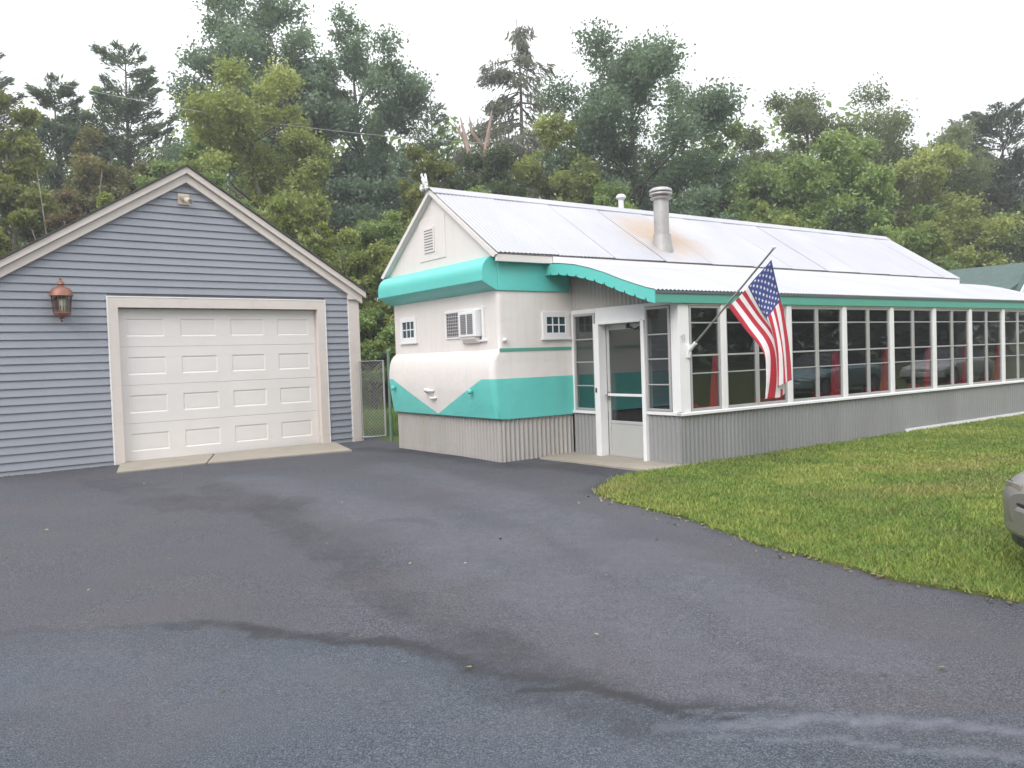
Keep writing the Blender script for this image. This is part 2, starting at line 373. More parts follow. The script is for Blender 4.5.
    b = t.nodes.new('ShaderNodeBump'); b.inputs['Strength'].default_value = .7; b.inputs['Distance'].default_value = .006
    t.links.new(n1.outputs[0], b.inputs['Height']); t.links.new(b.outputs[0], p.inputs['Normal'])
    me = raw_mesh('driveway', V, Q[ok], M, 4, dict(stain=stain.ravel(), light=light.ravel(), fore=fore.ravel()), True)
    ob = bpy.data.objects.new('driveway', me); COL.objects.link(ob); struct(ob)
asphalt()

# concrete aprons
def apron(name, px, h=.03):
    q = [gnd(*p) for p in px]; b = MB(); b.prism([(p[0], p[1]) for p in q], 2, -.02, h); return struct(b.build(name, M_conc, bevel=.008))
apron('garage_apron', [(116.5, 474), (206, 464.5), (214, 455), (122, 461)])
apron('garage_apron', [(207.5, 464.3), (352, 451.5), (334, 443), (215.5, 454.8)])
apron('entry_slab', [(540, 459.5), (578, 463.5), (652, 472.5), (690, 466), (655, 452), (575, 449)])

LAWN = [(600, 494), (603, 486), (625, 477), (650, 471.5), (684, 467.5)]
lawn_edge = [(601, 496), (622, 503.5), (660, 513), (700, 523), (760, 545), (830, 563), (900, 580), (1024, 602), (1300, 660)]
lp = [gnd(*q)[:2] for q in LAWN] + [np.array(dw(13.5, -.02)[:2]), np.array([30., 20.]), np.array([30., 2.])] + [gnd(*q)[:2] for q in reversed(lawn_edge)]
lp = np.array(lp); _r = np.random.default_rng(8); _q = []
for _i in range(len(lp)):
    _a, _b = lp[_i], lp[(_i+1) % len(lp)]; _L = np.hypot(*(_b-_a)); _k = max(1, int(_L/.12)) if min(np.hypot(*_a), np.hypot(*_b)) < 12 else 1
    for _j in range(_k): _q.append(_a+(_b-_a)*_j/_k+(_r.normal(0, .018, 2) if _k > 1 else 0))
lp = np.array(_q)
def inside(x, y, poly):
    r = np.zeros(x.shape, bool); n = len(poly); j = n-1
    for i in range(n):
        xi, yi = poly[i]; xj, yj = poly[j]
        k = ((yi > y) != (yj > y)) & (x < (xj-xi)*(y-yi)/(yj-yi+1e-12)+xi); r ^= k; j = i
    return r
def lawn():
    M, t, p, o = newmat('lawn_soil')
    n1 = noise_node(t, 1.2, 5); n2 = noise_node(t, 30, 4)
    a = ramp(t, n1.outputs[0], [(.35, (.10, .125, .03)), (.7, (.14, .15, .042))]).outputs[0]
    t.links.new(mixc(t, .5, a, ramp(t, n2.outputs[0], [(.3, (.055, .075, .018)), (.7, (.16, .165, .05))]).outputs[0]), p.inputs['Base Color'])
    p.inputs['Roughness'].default_value = 1; p.inputs['Specular IOR Level'].default_value = .1
    b = MB(); b.prism([tuple(q) for q in lp], 2, -.02, .02); struct(b.build('lawn', M))
    # blades
    rg = np.random.default_rng(5)
    def scatter(n, x0, x1, y0, y1): return rg.uniform(x0, x1, n), rg.uniform(y0, y1, n)
    px, py = scatter(900000, .5, 14, 4, 20)
    dist = np.hypot(px, py); keep = rg.random(len(px)) < np.clip((7.5/dist)**1.3, 0, 1)
    # ragged edge
    jx = px+rg.normal(0, .05, len(px)); jy = py+rg.normal(0, .05, len(px))
    keep &= inside(jx, jy, lp); 
    a_ = (px-P0[0])*c_(YU)+(py-P0[1])*s_(YU); b_ = -(px-P0[0])*s_(YU)+(py-P0[1])*c_(YU)
    keep &= b_ < -.0
    keep &= (px/py < .72)
    px, py = px[keep], py[keep]
    bare = np.zeros(len(px))
    for q, r in (((930, 492), .35), ((945, 470), .3), ((1000, 462), .3), ((880, 470), .2)):
        g = gnd(*q); bare = np.maximum(bare, np.exp(-(((px-g[0])/(2*r))**2+((py-g[1])/r)**2)))
    tip = gnd(606, 490); bare = np.maximum(bare, .8*np.exp(-(((px-tip[0])**2+(py-tip[1])**2)/.5**2)))
    patch = fbm(px*1.1, py*1.1, 9); fine = fbm(px*5, py*5, 19)
    kk = rg.random(len(px)) > bare*.45; px, py, bare, patch, fine = px[kk], py[kk], bare[kk], patch[kk], fine[kk]
    n = len(px); h = rg.uniform(.018, .045, n)*(.7+.7*fine); w = rg.uniform(.004, .008, n)*np.clip(np.hypot(px, py)/6, 1, 2)
    az = rg.uniform(0, 6.283, n); lean = rg.uniform(.1, .9, n)*h; la = rg.uniform(0, 6.283, n)
    base = np.stack([px, py, np.full(n, .016)], 1); dx = np.stack([np.cos(az)*w, np.sin(az)*w, np.zeros(n)], 1)
    tipv = base+np.stack([np.cos(la)*lean, np.sin(la)*lean, h], 1)
    V = np.stack([base-dx, base+dx, tipv], 1).reshape(-1, 3); Fq = np.arange(3*n).reshape(-1, 3)
    tone = np.clip(.5+(patch-.5)*1.7+(fine-.5)*1.0+rg.normal(0, .16, n), 0, 1); dry = np.clip(bare*.6+np.where(rg.random(n) < .05, .7, 0)+np.clip((.40-patch)*1.5, 0, .3), 0, 1)
    M, t, p, o = newmat('grass_blades')
    col = ramp(t, attr(t, 'tone'), [(0, (.095, .175, .04)), (.5, (.17, .235, .05)), (1, (.25, .285, .075))]).outputs[0]
    col = mixc(t, attr(t, 'dry'), col, (.27, .225, .095))
    t.links.new(col, p.inputs['Base Color']); p.inputs['Roughness'].default_value = .7; p.inputs['Specular IOR Level'].default_value = .2
    me = raw_mesh('lawn_grass', V, Fq, M, 3, dict(tone=np.repeat(tone, 3), dry=np.repeat(dry, 3)))
    ob = bpy.data.objects.new('lawn_grass', me); COL.objects.link(ob); ob['kind'] = 'stuff'
    tag(ob, 'short green lawn grass beside the glazed porch', 'grass')
    # rough grass behind the gate
    n = 45000; px = rg.uniform(-9, 0, n); py = rg.uniform(16.6, 36, n); k = (np.abs(px/py+.165) < .045) & (py > 17)
    px, py = px[k], py[k]; n = len(px); h = rg.uniform(.06, .2, n); w = rg.uniform(.012, .022, n)
    az = rg.uniform(0, 6.283, n); la = rg.uniform(0, 6.283, n); base = np.stack([px, py, np.full(n, -.03)], 1)
    dx = np.stack([np.cos(az)*w, np.sin(az)*w, np.zeros(n)], 1); tipv = base+np.stack([np.cos(la)*h*.5, np.sin(la)*h*.5, h], 1)
    V = np.stack([base-dx, base+dx, tipv], 1).reshape(-1, 3)
    tone = np.clip(.3+(fbm(px*.8, py*.8, 4)-.5)*1.5+rg.normal(0, .15, n), 0, 1); dry = np.clip((py-31)/5, 0, .7)
    me = raw_mesh('yard_grass', V, np.arange(3*n).reshape(-1, 3), M, 3, dict(tone=np.repeat(tone, 3), dry=np.repeat(dry, 3)))
    ob = bpy.data.objects.new('yard_grass', me); COL.objects.link(ob); ob['kind'] = 'stuff'
    tag(ob, 'longer rough grass of the back yard seen through the gate', 'grass')
lawn()
def litter():
    rg = np.random.default_rng(77); E = [gnd(*q) for q in lawn_edge[:8]]; P = []
    for k in range(150):
        i = rg.integers(0, len(E)-1); f = rg.random(); p = E[i]*(1-f)+E[i+1]*f; P.append((p[0]+rg.normal(-.03, .09), p[1]-abs(rg.normal(0, .10)), .012))
    for k in range(55): P.append((rg.uniform(-7, 4), rg.uniform(3.2, 12), .012))
    A = np.array(gw(-1.6, -.1)); B = np.array(gw(0, -.1))
    for k in range(60): f = rg.random(); p = A*(1-f)+B*f; P.append((p[0]+rg.normal(0, .04), p[1]-abs(rg.normal(0, .05)), .012))
    C = np.array(P); lay = ~(inside(C[:, 0], C[:, 1], lp)); C = C[lay]
    V, tn = leaves(C, .035, rg, rg.random(len(C)), elong=1.8, upb=3)
    M, t, p, o = newmat('dry_leaf'); t.links.new(ramp(t, attr(t, 'tone'), [(0, (.05, .035, .02)), (.5, (.16, .11, .05)), (.9, (.25, .2, .09)), (1, (.5, .48, .44))]).outputs[0], p.inputs['Base Color']); p.inputs['Roughness'].default_value = .9
    me = raw_mesh('leaf_litter', V, np.arange(len(V)).reshape(-1, 4), M, 4, dict(tone=tn)); o = bpy.data.objects.new('leaf_litter', me); COL.objects.link(o); o['kind'] = 'stuff'; tag(o, 'scattered dry leaf bits and grit on the asphalt', 'litter')
litter()

# ------------------------------------------------------------------ garage
def clipx(z, apexa=1.37, apexz=4.80, sl=.605, lo=-1.86, hi=4.55):
    k = (apexz-z)/sl; return max(lo, apexa-k), min(hi, apexa+k)
def garage():
    T = thing('garage', 'blue-grey clapboard garage with a beige gable trim and white overhead door', 'garage', tuple(G0), YG)
    A0, A1, DEEP = -1.86, 4.6, 8.0; zc = lambda a: 5.0-.605*abs(a-1.37)
    # wall core, with door opening 0.17..3.75 x 0..2.62
    b = MB()
    o0, o1, oz = .18, 3.735, 2.62
    b.add([(A0, .03, -.06), (o0, .03, -.06), (o0, .03, oz), (o1, .03, oz), (o1, .03, -.06), (A1, .03, -.06), (A1, .03, 2.95), (1.37, .03, 4.86), (A0, .03, 2.82), ], [(0, 1, 2, 8), (2, 3, 7, 8), (3, 4, 5, 6), (3, 6, 7)])
    b.add([(A1, .03, -.06), (A1, DEEP, -.06), (A1, DEEP, 2.95), (A1, .03, 2.95)], [(0, 1, 2, 3)])
    b.add([(A0, .03, -.06), (A0, DEEP, -.06), (A0, DEEP, 2.85), (A0, .03, 2.85)], [(0, 1, 2, 3)])
    b.add([(A0, DEEP, -.06), (A1, DEEP, -.06), (A1, DEEP, 2.95), (1.37, DEEP, 4.86), (A0, DEEP, 2.85)], [(0, 1, 2, 3, 4)])
    # clapboard courses
    pitch = .1255; z = -.05
    while z < 4.75:
        z1 = z+pitch; spans = []
        def span(l0, r0, l1, r1):
            # staggered lap joints
            cut = [x for x in (l0+((z*37.3) % 1)*3.1, l0+((z*37.3) % 1)*3.1+3.4) if l0+.25 < x < r0-.25 and l1+.25 < x < r1-.25]
            for x in cut: b.add([(x-.012, -.0335, z), (x, -.0335, z), (x, -.0055, z1+.008), (x-.012, -.0055, z1+.008), (x, -.03, z), (x, -.002, z1+.008)], [(0, 1, 2, 3), (1, 4, 5, 2)])
            b.add([(l0, -.032, z), (r0, -.032, z), (r1, -.004, z1+.008), (l1, -.004, z1+.008), (l0, .02, z), (r0, .02, z)], [(0, 1, 2, 3), (0, 4, 5, 1)])
            # butt fillet: a small radius under each lap
        l0, r0 = clipx(z); l1, r1 = clipx(min(z1, 4.79))
        if z < 2.75:
            span(l0, .05, l1, .05); span(3.88, r0, 3.88, r1)
        else: span(l0, r0, l1, r1)
        z = z1
    b.build('wall', M_siding, T, recalc=False)
    # corner boards
    b = MB(); b.box(4.385, -.04, -.045, 4.61, .16, 2.96); b.build('corner_board', M_trim, T, bevel=.006)
    b = MB(); b.box(4.368, -.036, -.04, 4.383, -.0, 2.96); b.build('trim_channel', M_channel, T)
    # rake boards: two stepped boards along each slope
    b = MB()
    for sgn, end in ((1, 4.72), (-1, -1.98)):
        def zz(a): return 5.02-.62*abs(a-1.37)
        e = end
        b.prism([(1.37, zz(1.37)), (e, zz(e)), (e, zz(e)-.115), (1.37, zz(1.37)-.115)], 1, -.16, -.045)
        e2 = 4.66 if sgn > 0 else -1.92
        b.prism([(1.37, zz(1.37)-.117), (e2, zz(e2)-.117), (e2, zz(e2)-.26), (1.37, zz(1.37)-.26)], 1, -.10, -.012)
    b.prism([(4.36, 2.80), (4.66, 2.80), (4.66, 2.87), (4.36, 3.06)], 1, -.095, -.014)
    b.build('rake_board', M_trim, T, bevel=.006)
    b = MB()
    zz = lambda a: 5.055-.62*abs(a-1.37)
    for e in (4.80, -2.06):
        b.prism([(1.37, zz(1.37)), (e, zz(e)), (e, zz(e)-.03), (1.37, zz(1.37)-.03)], 1, -.19, DEEP+.1)
    b.build('roof', M_shingle, T)
    # door frame
    b = MB()
    b.prism([(.05, -.05), (.195, -.05), (.195, 2.60), (3.72, 2.60), (3.72, -.05), (3.87, -.05), (3.87, 2.765), (.05, 2.765)], 1, -.045, .06)
    b.box(.196, .061, -.05, .20, .17, 2.60); b.box(3.715, .061, -.05, 3.719, .17, 2.60)
    b.build('door_frame', M_trim, T, bevel=.005)
    b = MB()
    b.box(.028, -.05, -.05, .048, .0, 2.787); b.box(3.872, -.05, -.05, 3.892, .0, 2.787); b.box(.05, -.05, 2.767, 3.87, .0, 2.787)
    b.build('trim_channel', M_channel, T)
    # door: four sections with four recessed panels each
    D = bpy.data.objects.new('garage_door', None)
    b = MB(); W0, W1, y = .205, 3.712, .10; hh = 2.58/4
    for k in range(4):
        z0 = .015+k*hh; z1 = z0+hh-.004
        cols = 4; cw = (W1-W0)/cols
        xs = [W0]; 
        for c in range(cols): xs += [W0+c*cw+.13, W0+(c+1)*cw-.13]
        xs.append(W1); pz0, pz1 = z0+.17, z1-.17
        b.box(W0, y, z0, W1, y+.03, pz0-0.0); b.box(W0, y, pz1, W1, y+.03, z1)
        for c in range(cols+1):
            l, r = xs[2*c], xs[2*c+1]; b.box(l, y, pz0+.0005, r, y+.03, pz1-.0005)
        for c in range(cols):
            l, r = xs[2*c+1], xs[2*c+2]; e = .022; dpt = .011
            v = [(l, y, pz0), (r, y, pz0), (r, y, pz1), (l, y, pz1), (l+e, y+dpt, pz0+e), (r-e, y+dpt, pz0+e), (r-e, y+dpt, pz1-e), (l+e, y+dpt, pz1-e),
                 (l+2*e, y+.009, pz0+2*e), (r-2*e, y+.009, pz0+2*e), (r-2*e, y+.009, pz1-2*e), (l+2*e, y+.009, pz1-2*e)]
            f = [(0, 1, 5, 4), (1, 2, 6, 5), (2, 3, 7, 6), (3, 0, 4, 7), (4, 5, 9, 8), (5, 6, 10, 9), (6, 7, 11, 10), (7, 4, 8, 11), (8, 9, 10, 11)]
            b.add(v, f)
    b.build('garage_door', M_gdoor, T, recalc=False)
    b = MB(); b.box(.2, .10, -.03, 3.715, .13, .014); b.build('door_seal', M_dark, T)
    bpy.data.objects.remove(D)
    b = MB(); b.box(A0+.02, .2, -.04, A1-.02, DEEP-.1, -.01); b.build('floor', M_conc, T)
garage()

def lantern():
    # copper wall lantern; local -y points away from the wall
    T = thing('wall_lantern', 'aged copper carriage lantern on the blue-grey garage wall left of the door', 'lantern', gw(-.645, -.02, 2.33), YG)
    b = MB(); b.prism([(-.06, .16), (.06, .16), (.075, .30), (.06, .44), (-.06, .44), (-.075, .30)], 1, -.03, .0); b.build('back_plate', M_copper, T, bevel=.005)
    b = MB(); b.path([(0, -.02, .2), (0, -.06, .06), (0, -.13, .03), (0, -.17, .1)], .014, 8); b.build('arm', M_copper_dark, T, smooth='auto'); b = MB(); b.path([(0, -.02, .42), (0, -.10, .47), (0, -.17, .46)], .012, 8)
    b.build('arm', M_copper_dark, T, smooth='auto')
    cy = -.17
    b = MB(); b.lathe([(.02, 0), (.05, .012), (.055, .03), (.11, .05), (.125, .075), (.125, .10)], 0, cy, 6, cz=.075); b.lathe([(.006, 0), (.016, .02), (.012, .04)], 0, cy, 10, cz=.025)
    b.build('base', M_copper, T, bevel=.003)
    b = MB()
    for k in range(6):
        a = k*math.pi/3; b.path([(.118*c_(a), cy+.118*s_(a), .17), (.14*c_(a), cy+.14*s_(a), .44)], .011, 6)
    b.build('frame', M_copper_dark, T)
    b = MB(); b.lathe([(.108, .178), (.128, .435)], 0, cy, 6); b.build('glass', M_lampglass, T)
    b = MB()
    for dx in (-.035, .035, 0): b.lathe([(.012, .17), (.013, .26), (.022, .29), (.022, .36), (.004, .40)], dx, cy-.02*(dx == 0), 10)
    b.build('bulb', M_bulb, T, smooth=True)
    b = MB(); b.lathe([(.175, .425), (.165, .45), (.155, .50), (.12, .545), (.07, .57), (.035, .585), (.035, .60), (.06, .61), (.05, .64), (.022, .655), (.012, .675), (.024, .69), (.005, .71)], 0, cy, 20)
    b.build('cap', M_copper, T, smooth='auto')
lantern()
def sensor():
    T = thing('flood_light', 'small beige floodlight on a square plate high in the garage gable', 'flood light', gw(1.33, -.012, 4.40), YG)
    b = MB(); b.box(-.095, -.035, -.02, .095, -.0, .17); b.build('mounting_plate', M_beige, T, bevel=.006)
    b = MB(); b.lathe([(.03, -.03), (.045, -.01), (.055, .03), (.02, .05)], -.02, -.06, 12, cz=.085); b.build('swivel', M_beige, T, smooth='auto')
    b = MB(); b.path([(.0, -.06, .08), (.03, -.13, .04), (.055, -.2, .01)], [.03, .05, .055], 14); b.build('lamp_head', M_beige, T, smooth='auto')
    b = MB(); b.path([(.0555, -.2015, .0095), (.056, -.204, .008)], [.045, .043], 14); b.build('lens', M_glass, T)
sensor()

# ------------------------------------------------------------------ corrugated sheets
def corr_wall(b, pts, z0, z1, period=.084, amp=.017, per=6, m=0, ztop=None):
    P = [np.array(p, float) for p in pts]; seg = [np.linalg.norm(P[i+1]-P[i]) for i in range(len(P)-1)]; L = sum(seg); n = int(L/period*per)
    rows = [[], []]
    for k in range(n+1):
        s = L*k/n; i = 0; q = s
        while i < len(seg)-1 and q > seg[i]: q -= seg[i]; i += 1
        d = (P[i+1]-P[i])/seg[i]; p = P[i]+d*q; nn = np.array([d[1], -d[0]]); p = p+nn*amp*math.sin(2*math.pi*s/period)
        zt = z1 if ztop is None else ztop(p)
        rows[0].append((p[0], p[1], z0)); rows[1].append((p[0], p[1], zt))
    b.grid(rows, m)
PROOF = [(2.32, 2.966), (2.238, 2.962), (1.875, 2.932), (1.53, 2.874), (1.202, 2.79), (.889, 2.691), (.59, 2.578), (.304, 2.482), (.066, 2.408), (-.06, 2.378)]
def proof_z(b): 
    xs = [p[0] for p in PROOF][::-1]; zs = [p[1] for p in PROOF][::-1]; return float(np.interp(b, xs, zs))
END = 12.1

def diner():
    T = thing('diner', 'teal and cream diner with a white metal roof and a long glazed porch', 'diner', tuple(P0), YU)
    # ---- trailer body: one lofted shell, bulging nose on the end
    prof = [(.64, .0), (.645, .05), (.66, .075), (.87, .115), (1.05, .14), (1.21, .155), (1.38, .15), (1.5, .13), (1.58, .098), (1.635, .052), (1.66, .018), (1.68, 0), (1.9, 0), (2.3, 0), (2.62, 0)]
    rows = []
    for z, d in prof:
        row = [(END, 2.26)]; x0 = -1.39-d; sd_ = d*.1
        for k in range(14): row.append((END-.5-k*(END-.5+.9)/13, 2.26-(.018 if z < 1.25 else 0)))
        r = .065+.24*d
        for k in range(9):
            a = -math.pi/2-k*math.pi/16; row.append((x0+r+r*c_(a), 2.26-(.018 if z < 1.25 else 0)+r+r*s_(a)))
        for k in range(1, 12): row.append((x0-.004*math.sin(math.pi*k/12), 2.26+r+k*(3.34-2*r)/12))
        y1 = 5.6+sd_
        for k in range(9):
            a = math.pi-k*math.pi/16; row.append((x0+r+r*c_(a), y1-r+r*s_(a)))
        row.append((END, y1)); rows.append([(p[0], p[1], z) for p in row])
    b = MB(); b.grid(rows)
    b.add([(END, 2.26, .0), (END, 5.6, .0), (END, 5.6, 2.62), (END, 2.26, 2.62)], [(0, 1, 2, 3)])
    b.build('wall', M_body, T, smooth='auto')
    b = MB(); b.box(-1.3, 2.30, 2.60, END, 5.56, 3.02); b.build('ceiling', M_cream, T)
    b = MB(); b.box(.14, .095, .1, END-.06, 2.2, .30); b.build('floor', M_pave_floor, T)
    # skirting
    b = MB(); corr_wall(b, [(-.005, 2.29), (-1.375, 2.29)], -.06, .64, period=.084, amp=.016); corr_wall(b, [(-1.375, 2.29), (-1.375, 5.56)], -.06, .64, period=.088, amp=.032); b.build('skirting', M_galv_warm, T, smooth=True, recalc=False)
    b = MB(); b.box(-1.33, 2.35, -.05, 12, 5.5, .6); b.build('skirting_core', M_dark, T)
    # stripe
    b = MB(); b.box(-1.385, 2.251, 1.648, -.02, 2.262, 1.694); b.build('stripe', M_teal_deep, T)
    # bulge fittings
    b = MB(); b.path([(-1.545, 4.22, 1.03), (-1.60, 4.15, 1.07), (-1.60, 4.03, 1.06), (-1.54, 3.96, 1.05)], [.018, .03, .03, .018], 8); b.path([(-1.53, 4.12, .95), (-1.57, 4.02, .93), (-1.53, 3.92, .94)], .02, 8)
    b.build('handle', M_white, T, smooth=True)
    for y, z in ((5.33, 1.10), (2.80, 1.07)):
        b = MB(); b.lathe([(.0, -.05), (.03, -.045), (.04, -.02), (.04, .0), (.03, .02), (.01, .03)], -1.585, y, 10, cz=z); b.build('marker_lamp', M_teal, T, smooth=True)
    b = MB(); b.lathe([(.0, -.035), (.028, -.02), (.034, 0), (.028, .02), (.0, .035)], -1.30, 2.235, 10, cz=1.815); b.build('fitting', M_white, T, smooth=True)
    # ---- visor band of the end, wrapping onto the side
    pr = [(-1.39, 3.06)]+[(-1.39-.262*math.sin(math.pi/2*k/12)**.9, 2.80+.26*math.cos(math.pi/2*k/12)) for k in range(1, 13)]+[(-1.652, 2.69), (-1.640, 2.675), (-1.40, 2.55), (-1.385, 2.55)]
    b = MB(); b.prism(pr, 1, 2.252, 5.64); o = b.build('visor', M_teal, T, smooth='auto')
    b = MB(); b.box(-1.383, 2.235, 2.545, -.03, 2.262, 2.97); b.build('side_band', M_teal, T, bevel=.008)
    # ---- gable
    b = MB(); b.prism([(2.2, 3.05), (5.72, 3.05), (5.72, 3.12), (3.95, 4.27), (2.2, 3.12)], 0, -1.42, -1.36); b.build('gable_wall', M_cream, T)
    b = MB(); b.box(-1.432, 3.62, 3.20, -1.419, 4.46, 3.90); pn = b.build('access_panel', M_cream, T, bevel=.003)
    b = MB(); b.box(-1.45, 3.95, 3.33, -1.4325, 4.29, 3.74); lv = b.build('vent', M_cream, T, bevel=.003)
    b = MB()
    for k in range(8):
        z = 3.365+k*.045; b.add([(-1.452, 3.98, z), (-1.452, 4.26, z), (-1.452, 4.26, z+.018), (-1.452, 3.98, z+.018)], [(0, 1, 2, 3)])
    b.build('louver', M_screen, lv)
    # ---- main roof: sheets 1.16 m wide, corrugated
    def slope(b, e0, z0, r0, zr):
        a0 = -1.5
        while a0 < 12.05:
            a1 = min(a0+1.158, 12.05); n = int((a1-a0)/.076*6)
            top = []; bot = []
            for k in range(n+1):
                a = a0+(a1-a0-.010)*k/n; dz = .0065*math.sin(2*math.pi*a/.076)+.010*k/n
                bot.append((a, e0, z0+dz)); top.append((a, r0, zr+dz))
            b.grid([bot, top]); a0 = a1
    b = MB(); slope(b, 2.08, 3.085, 3.95, 4.335); slope(b, 5.78, 3.11, 3.95, 4.335)
    rf = b.build('roof', M_roof, T, smooth=True, recalc=False)
    b = MB(); b.prism([(2.1, 3.068), (3.95, 4.315), (5.76, 3.09), (5.66, 3.06), (3.95, 4.24), (2.2, 3.05)], 0, -1.49, 12.03); b.build('roof_deck', M_cream, rf)
    b = MB()
    for k in range(11):
        a = -.347+1.158*k; w = .008 if k < 4 else .004
        b.add([(a-w, 2.085, 3.103), (a+w, 2.085, 3.103), (a+w, 3.80, 4.244), (a-w, 3.80, 4.244), (a-w, 2.085, 3.085), (a+w, 2.085, 3.085), (a+w, 3.80, 4.226), (a-w, 3.80, 4.226)], [(0, 1, 2, 3), (0, 4, 5, 1), (0, 3, 7, 4), (1, 5, 6, 2)])
    b.build('seam_caulk', M_grey, rf)
    b = MB(); b.prism([(3.80, 4.245), (3.95, 4.352), (4.10, 4.25), (4.10, 4.262), (3.95, 4.366), (3.80, 4.257)], 0, -1.51, 12.06); b.build('ridge_cap', M_roof2, rf)
    b = MB()
    for (y0, z0) in ((2.07, 3.072), (5.79, 3.095)):
        b.prism([(y0, z0-.02), (3.95, 4.322), (3.95, 4.25), (y0+(.09 if y0 < 3 else -.09), z0-.055)], 0, -1.515, -1.485)
    b.build('rake_trim', M_cream, rf)
    b = MB(); b.box(-1.49, 2.10, 2.955, -.46, 2.14, 3.058); b.build('fascia', M_cream, T, bevel=.004)
    b = MB(); b.box(-.455, 2.085, 2.965, 12.0, 2.105, 3.062); b.build('fascia', M_channel, T, bevel=.004)
    # chimney
    ca, cb, cz = 2.40, 2.58, 3.40
    b = MB(); b.lathe([(.205, -.1), (.20, 0), (.155, .27), (.155, .31), (.14, .315)], ca, cb, 24, cz=cz-.08); b.lathe([(.133, .0), (.133, .66)], ca, cb, 24, cz=cz+.22)
    b.add([(ca-.33, cb-.33, cz-.2), (ca+.33, cb-.33, cz-.2), (ca+.33, cb+.28, cz+.205), (ca-.33, cb+.28, cz+.205)], [(0, 1, 2, 3)])
    ch = b.build('chimney', M_flue, T, smooth='auto')
    b = MB(); b.lathe([(.14, .0), (.185, .015), (.195, .035), (.14, .04), (.13, .075), (.185, .08), (.205, .095), (.20, .115), (.14, .12), (.13, .13), (.19, .135), (.205, .15), (.19, .185), (.14, .21), (.04, .22)], ca, cb, 28, cz=cz+.84); b.build('chimney_cap', M_flue, ch, smooth='auto')
    b = MB(); b.lathe([(.055, 0), (.055, .5)], 3.02, 4.25, 14, cz=4.1); b.lathe([(.07, 0), (.10, .03), (.10, .06), (.06, .10), (.01, .11)], 3.02, 4.25, 14, cz=4.6); b.build('vent_pipe', M_white, T, smooth='auto')
    # ---- porch roof
    b = MB(); rows = []
    fineb = []
    for i in range(len(PROOF)-1):
        for k in range(2): fineb.append(PROOF[i][0]+(PROOF[i+1][0]-PROOF[i][0])*k/2)
    fineb.append(-.06)
    n = int((END+.55)/.076*6)
    for y in fineb:
        z = proof_z(y); rows.append([(-.52+(END+.52)*k/n, y, z+.008*math.sin(2*math.pi*(-.52+(END+.52)*k/n)/.076)) for k in range(n+1)])
    b.grid(rows); pr_ = b.build('porch_roof', M_roof2, T, smooth=True, recalc=False)
    b = MB(); poly = [(y, proof_z(y)-.016) for y in fineb]+[(y, proof_z(y)-.045) for y in fineb[::-1]]
    b.prism(poly, 0, -.485, END-.02); b.build('roof_lining', M_ceil, pr_)
    # scalloped valance
    b = MB(); N = 220; top = []; bot = []
    for k in range(N+1):
        y = 2.232+(-.058-2.232)*k/N; sfr = ((2.232-y)/.2005+.35) % 1
        dd = min(sfr, 1-sfr)*.2005
        h = .165+.008*math.sin(math.pi*sfr)-(.042*(1-dd/.016) if dd < .016 else 0)
        if y < .08: h = .18
        top.append((y, proof_z(y)-.004)); bot.append((y, proof_z(y)-h))
    V = [(-.512, *p) for p in top]+[(-.512, *p) for p in bot]+[(-.492, *p) for p in top]+[(-.492, *p) for p in bot]; n1 = N+1
    fs = []
    for k in range(N): fs += [(k, k+1, n1+k+1, n1+k), (2*n1+k+1, 2*n1+k, 3*n1+k, 3*n1+k+1), (n1+k, n1+k+1, 3*n1+k+1, 3*n1+k), (k+1, k, 2*n1+k, 2*n1+k+1)]
    fs += [(0, n1, 3*n1, 2*n1), (N, 2*n1+N, 3*n1+N, n1+N)]
    b.add(V, fs); b.build('valance', M_teal, T)
    # ---- frieze
    b = MB(); b.box(-.488, -.045, 2.206, END, -.012, 2.372); b.build('frieze', M_teal_deep, T, bevel=.004)
    # ---- entry wall (plane a = 0)
    b = MB(); corr_wall(b, [(0.03, 2.262), (0.03, .02)], 2.25, 3, ztop=lambda p: proof_z(p[1])-.02); b.build('gable_sheet', M_galv_warm, T, smooth=True, recalc=False)
    b = MB()
    b.box(-.012, .625, 2.02, .07, 1.69, 2.252); b.box(-.012, 1.69, 2.187, .07, 2.255, 2.252); b.box(-.012, .0, 2.195, .07, .625, 2.252)   # header
    b.box(-.012, 2.19, .70, .07, 2.255, 2.187)                      # wall stud at trailer
    b.box(-.055, 1.575, -.03, .10, 1.69, 2.02)                     # left door post
    b.box(-.055, .625, -.03, .10, .69, 2.02)                       # right door post
    b.box(-.055, .69, 2.0, .099, 1.575, 2.03)
    b.box(-.035, 1.69, .655, .06, 2.255, .70); b.box(-.035, -.03, .69, .06, .625, .735)    # sills
    b.box(-.012, .0, .735, .05, .15, 2.195); b.box(.05, .0, .735, .19, .05, 2.205)   # corner post
    b.build('entry_frame', M_white, T, bevel=.006)
    b = MB(); corr_wall(b, [(0.01, 2.262), (0.01, 1.69)], -.06, .655); corr_wall(b, [(0.01, .625), (0.01, 0.0), (.0, 0.012), (END, .012)], -.06, .69); b.build('lower_wall', M_galv, T, smooth=True, recalc=False)
    b = MB(); b.box(.04, .04, -.05, END, .09, .68); b.box(.04, 1.69, -.05, .08, 2.26, .65); b.box(.04, .05, -.05, .08, .62, .68); b.box(-.03, -.014, -.06, END, .0, .0)
    b.build('wall_core', M_ceil, T)
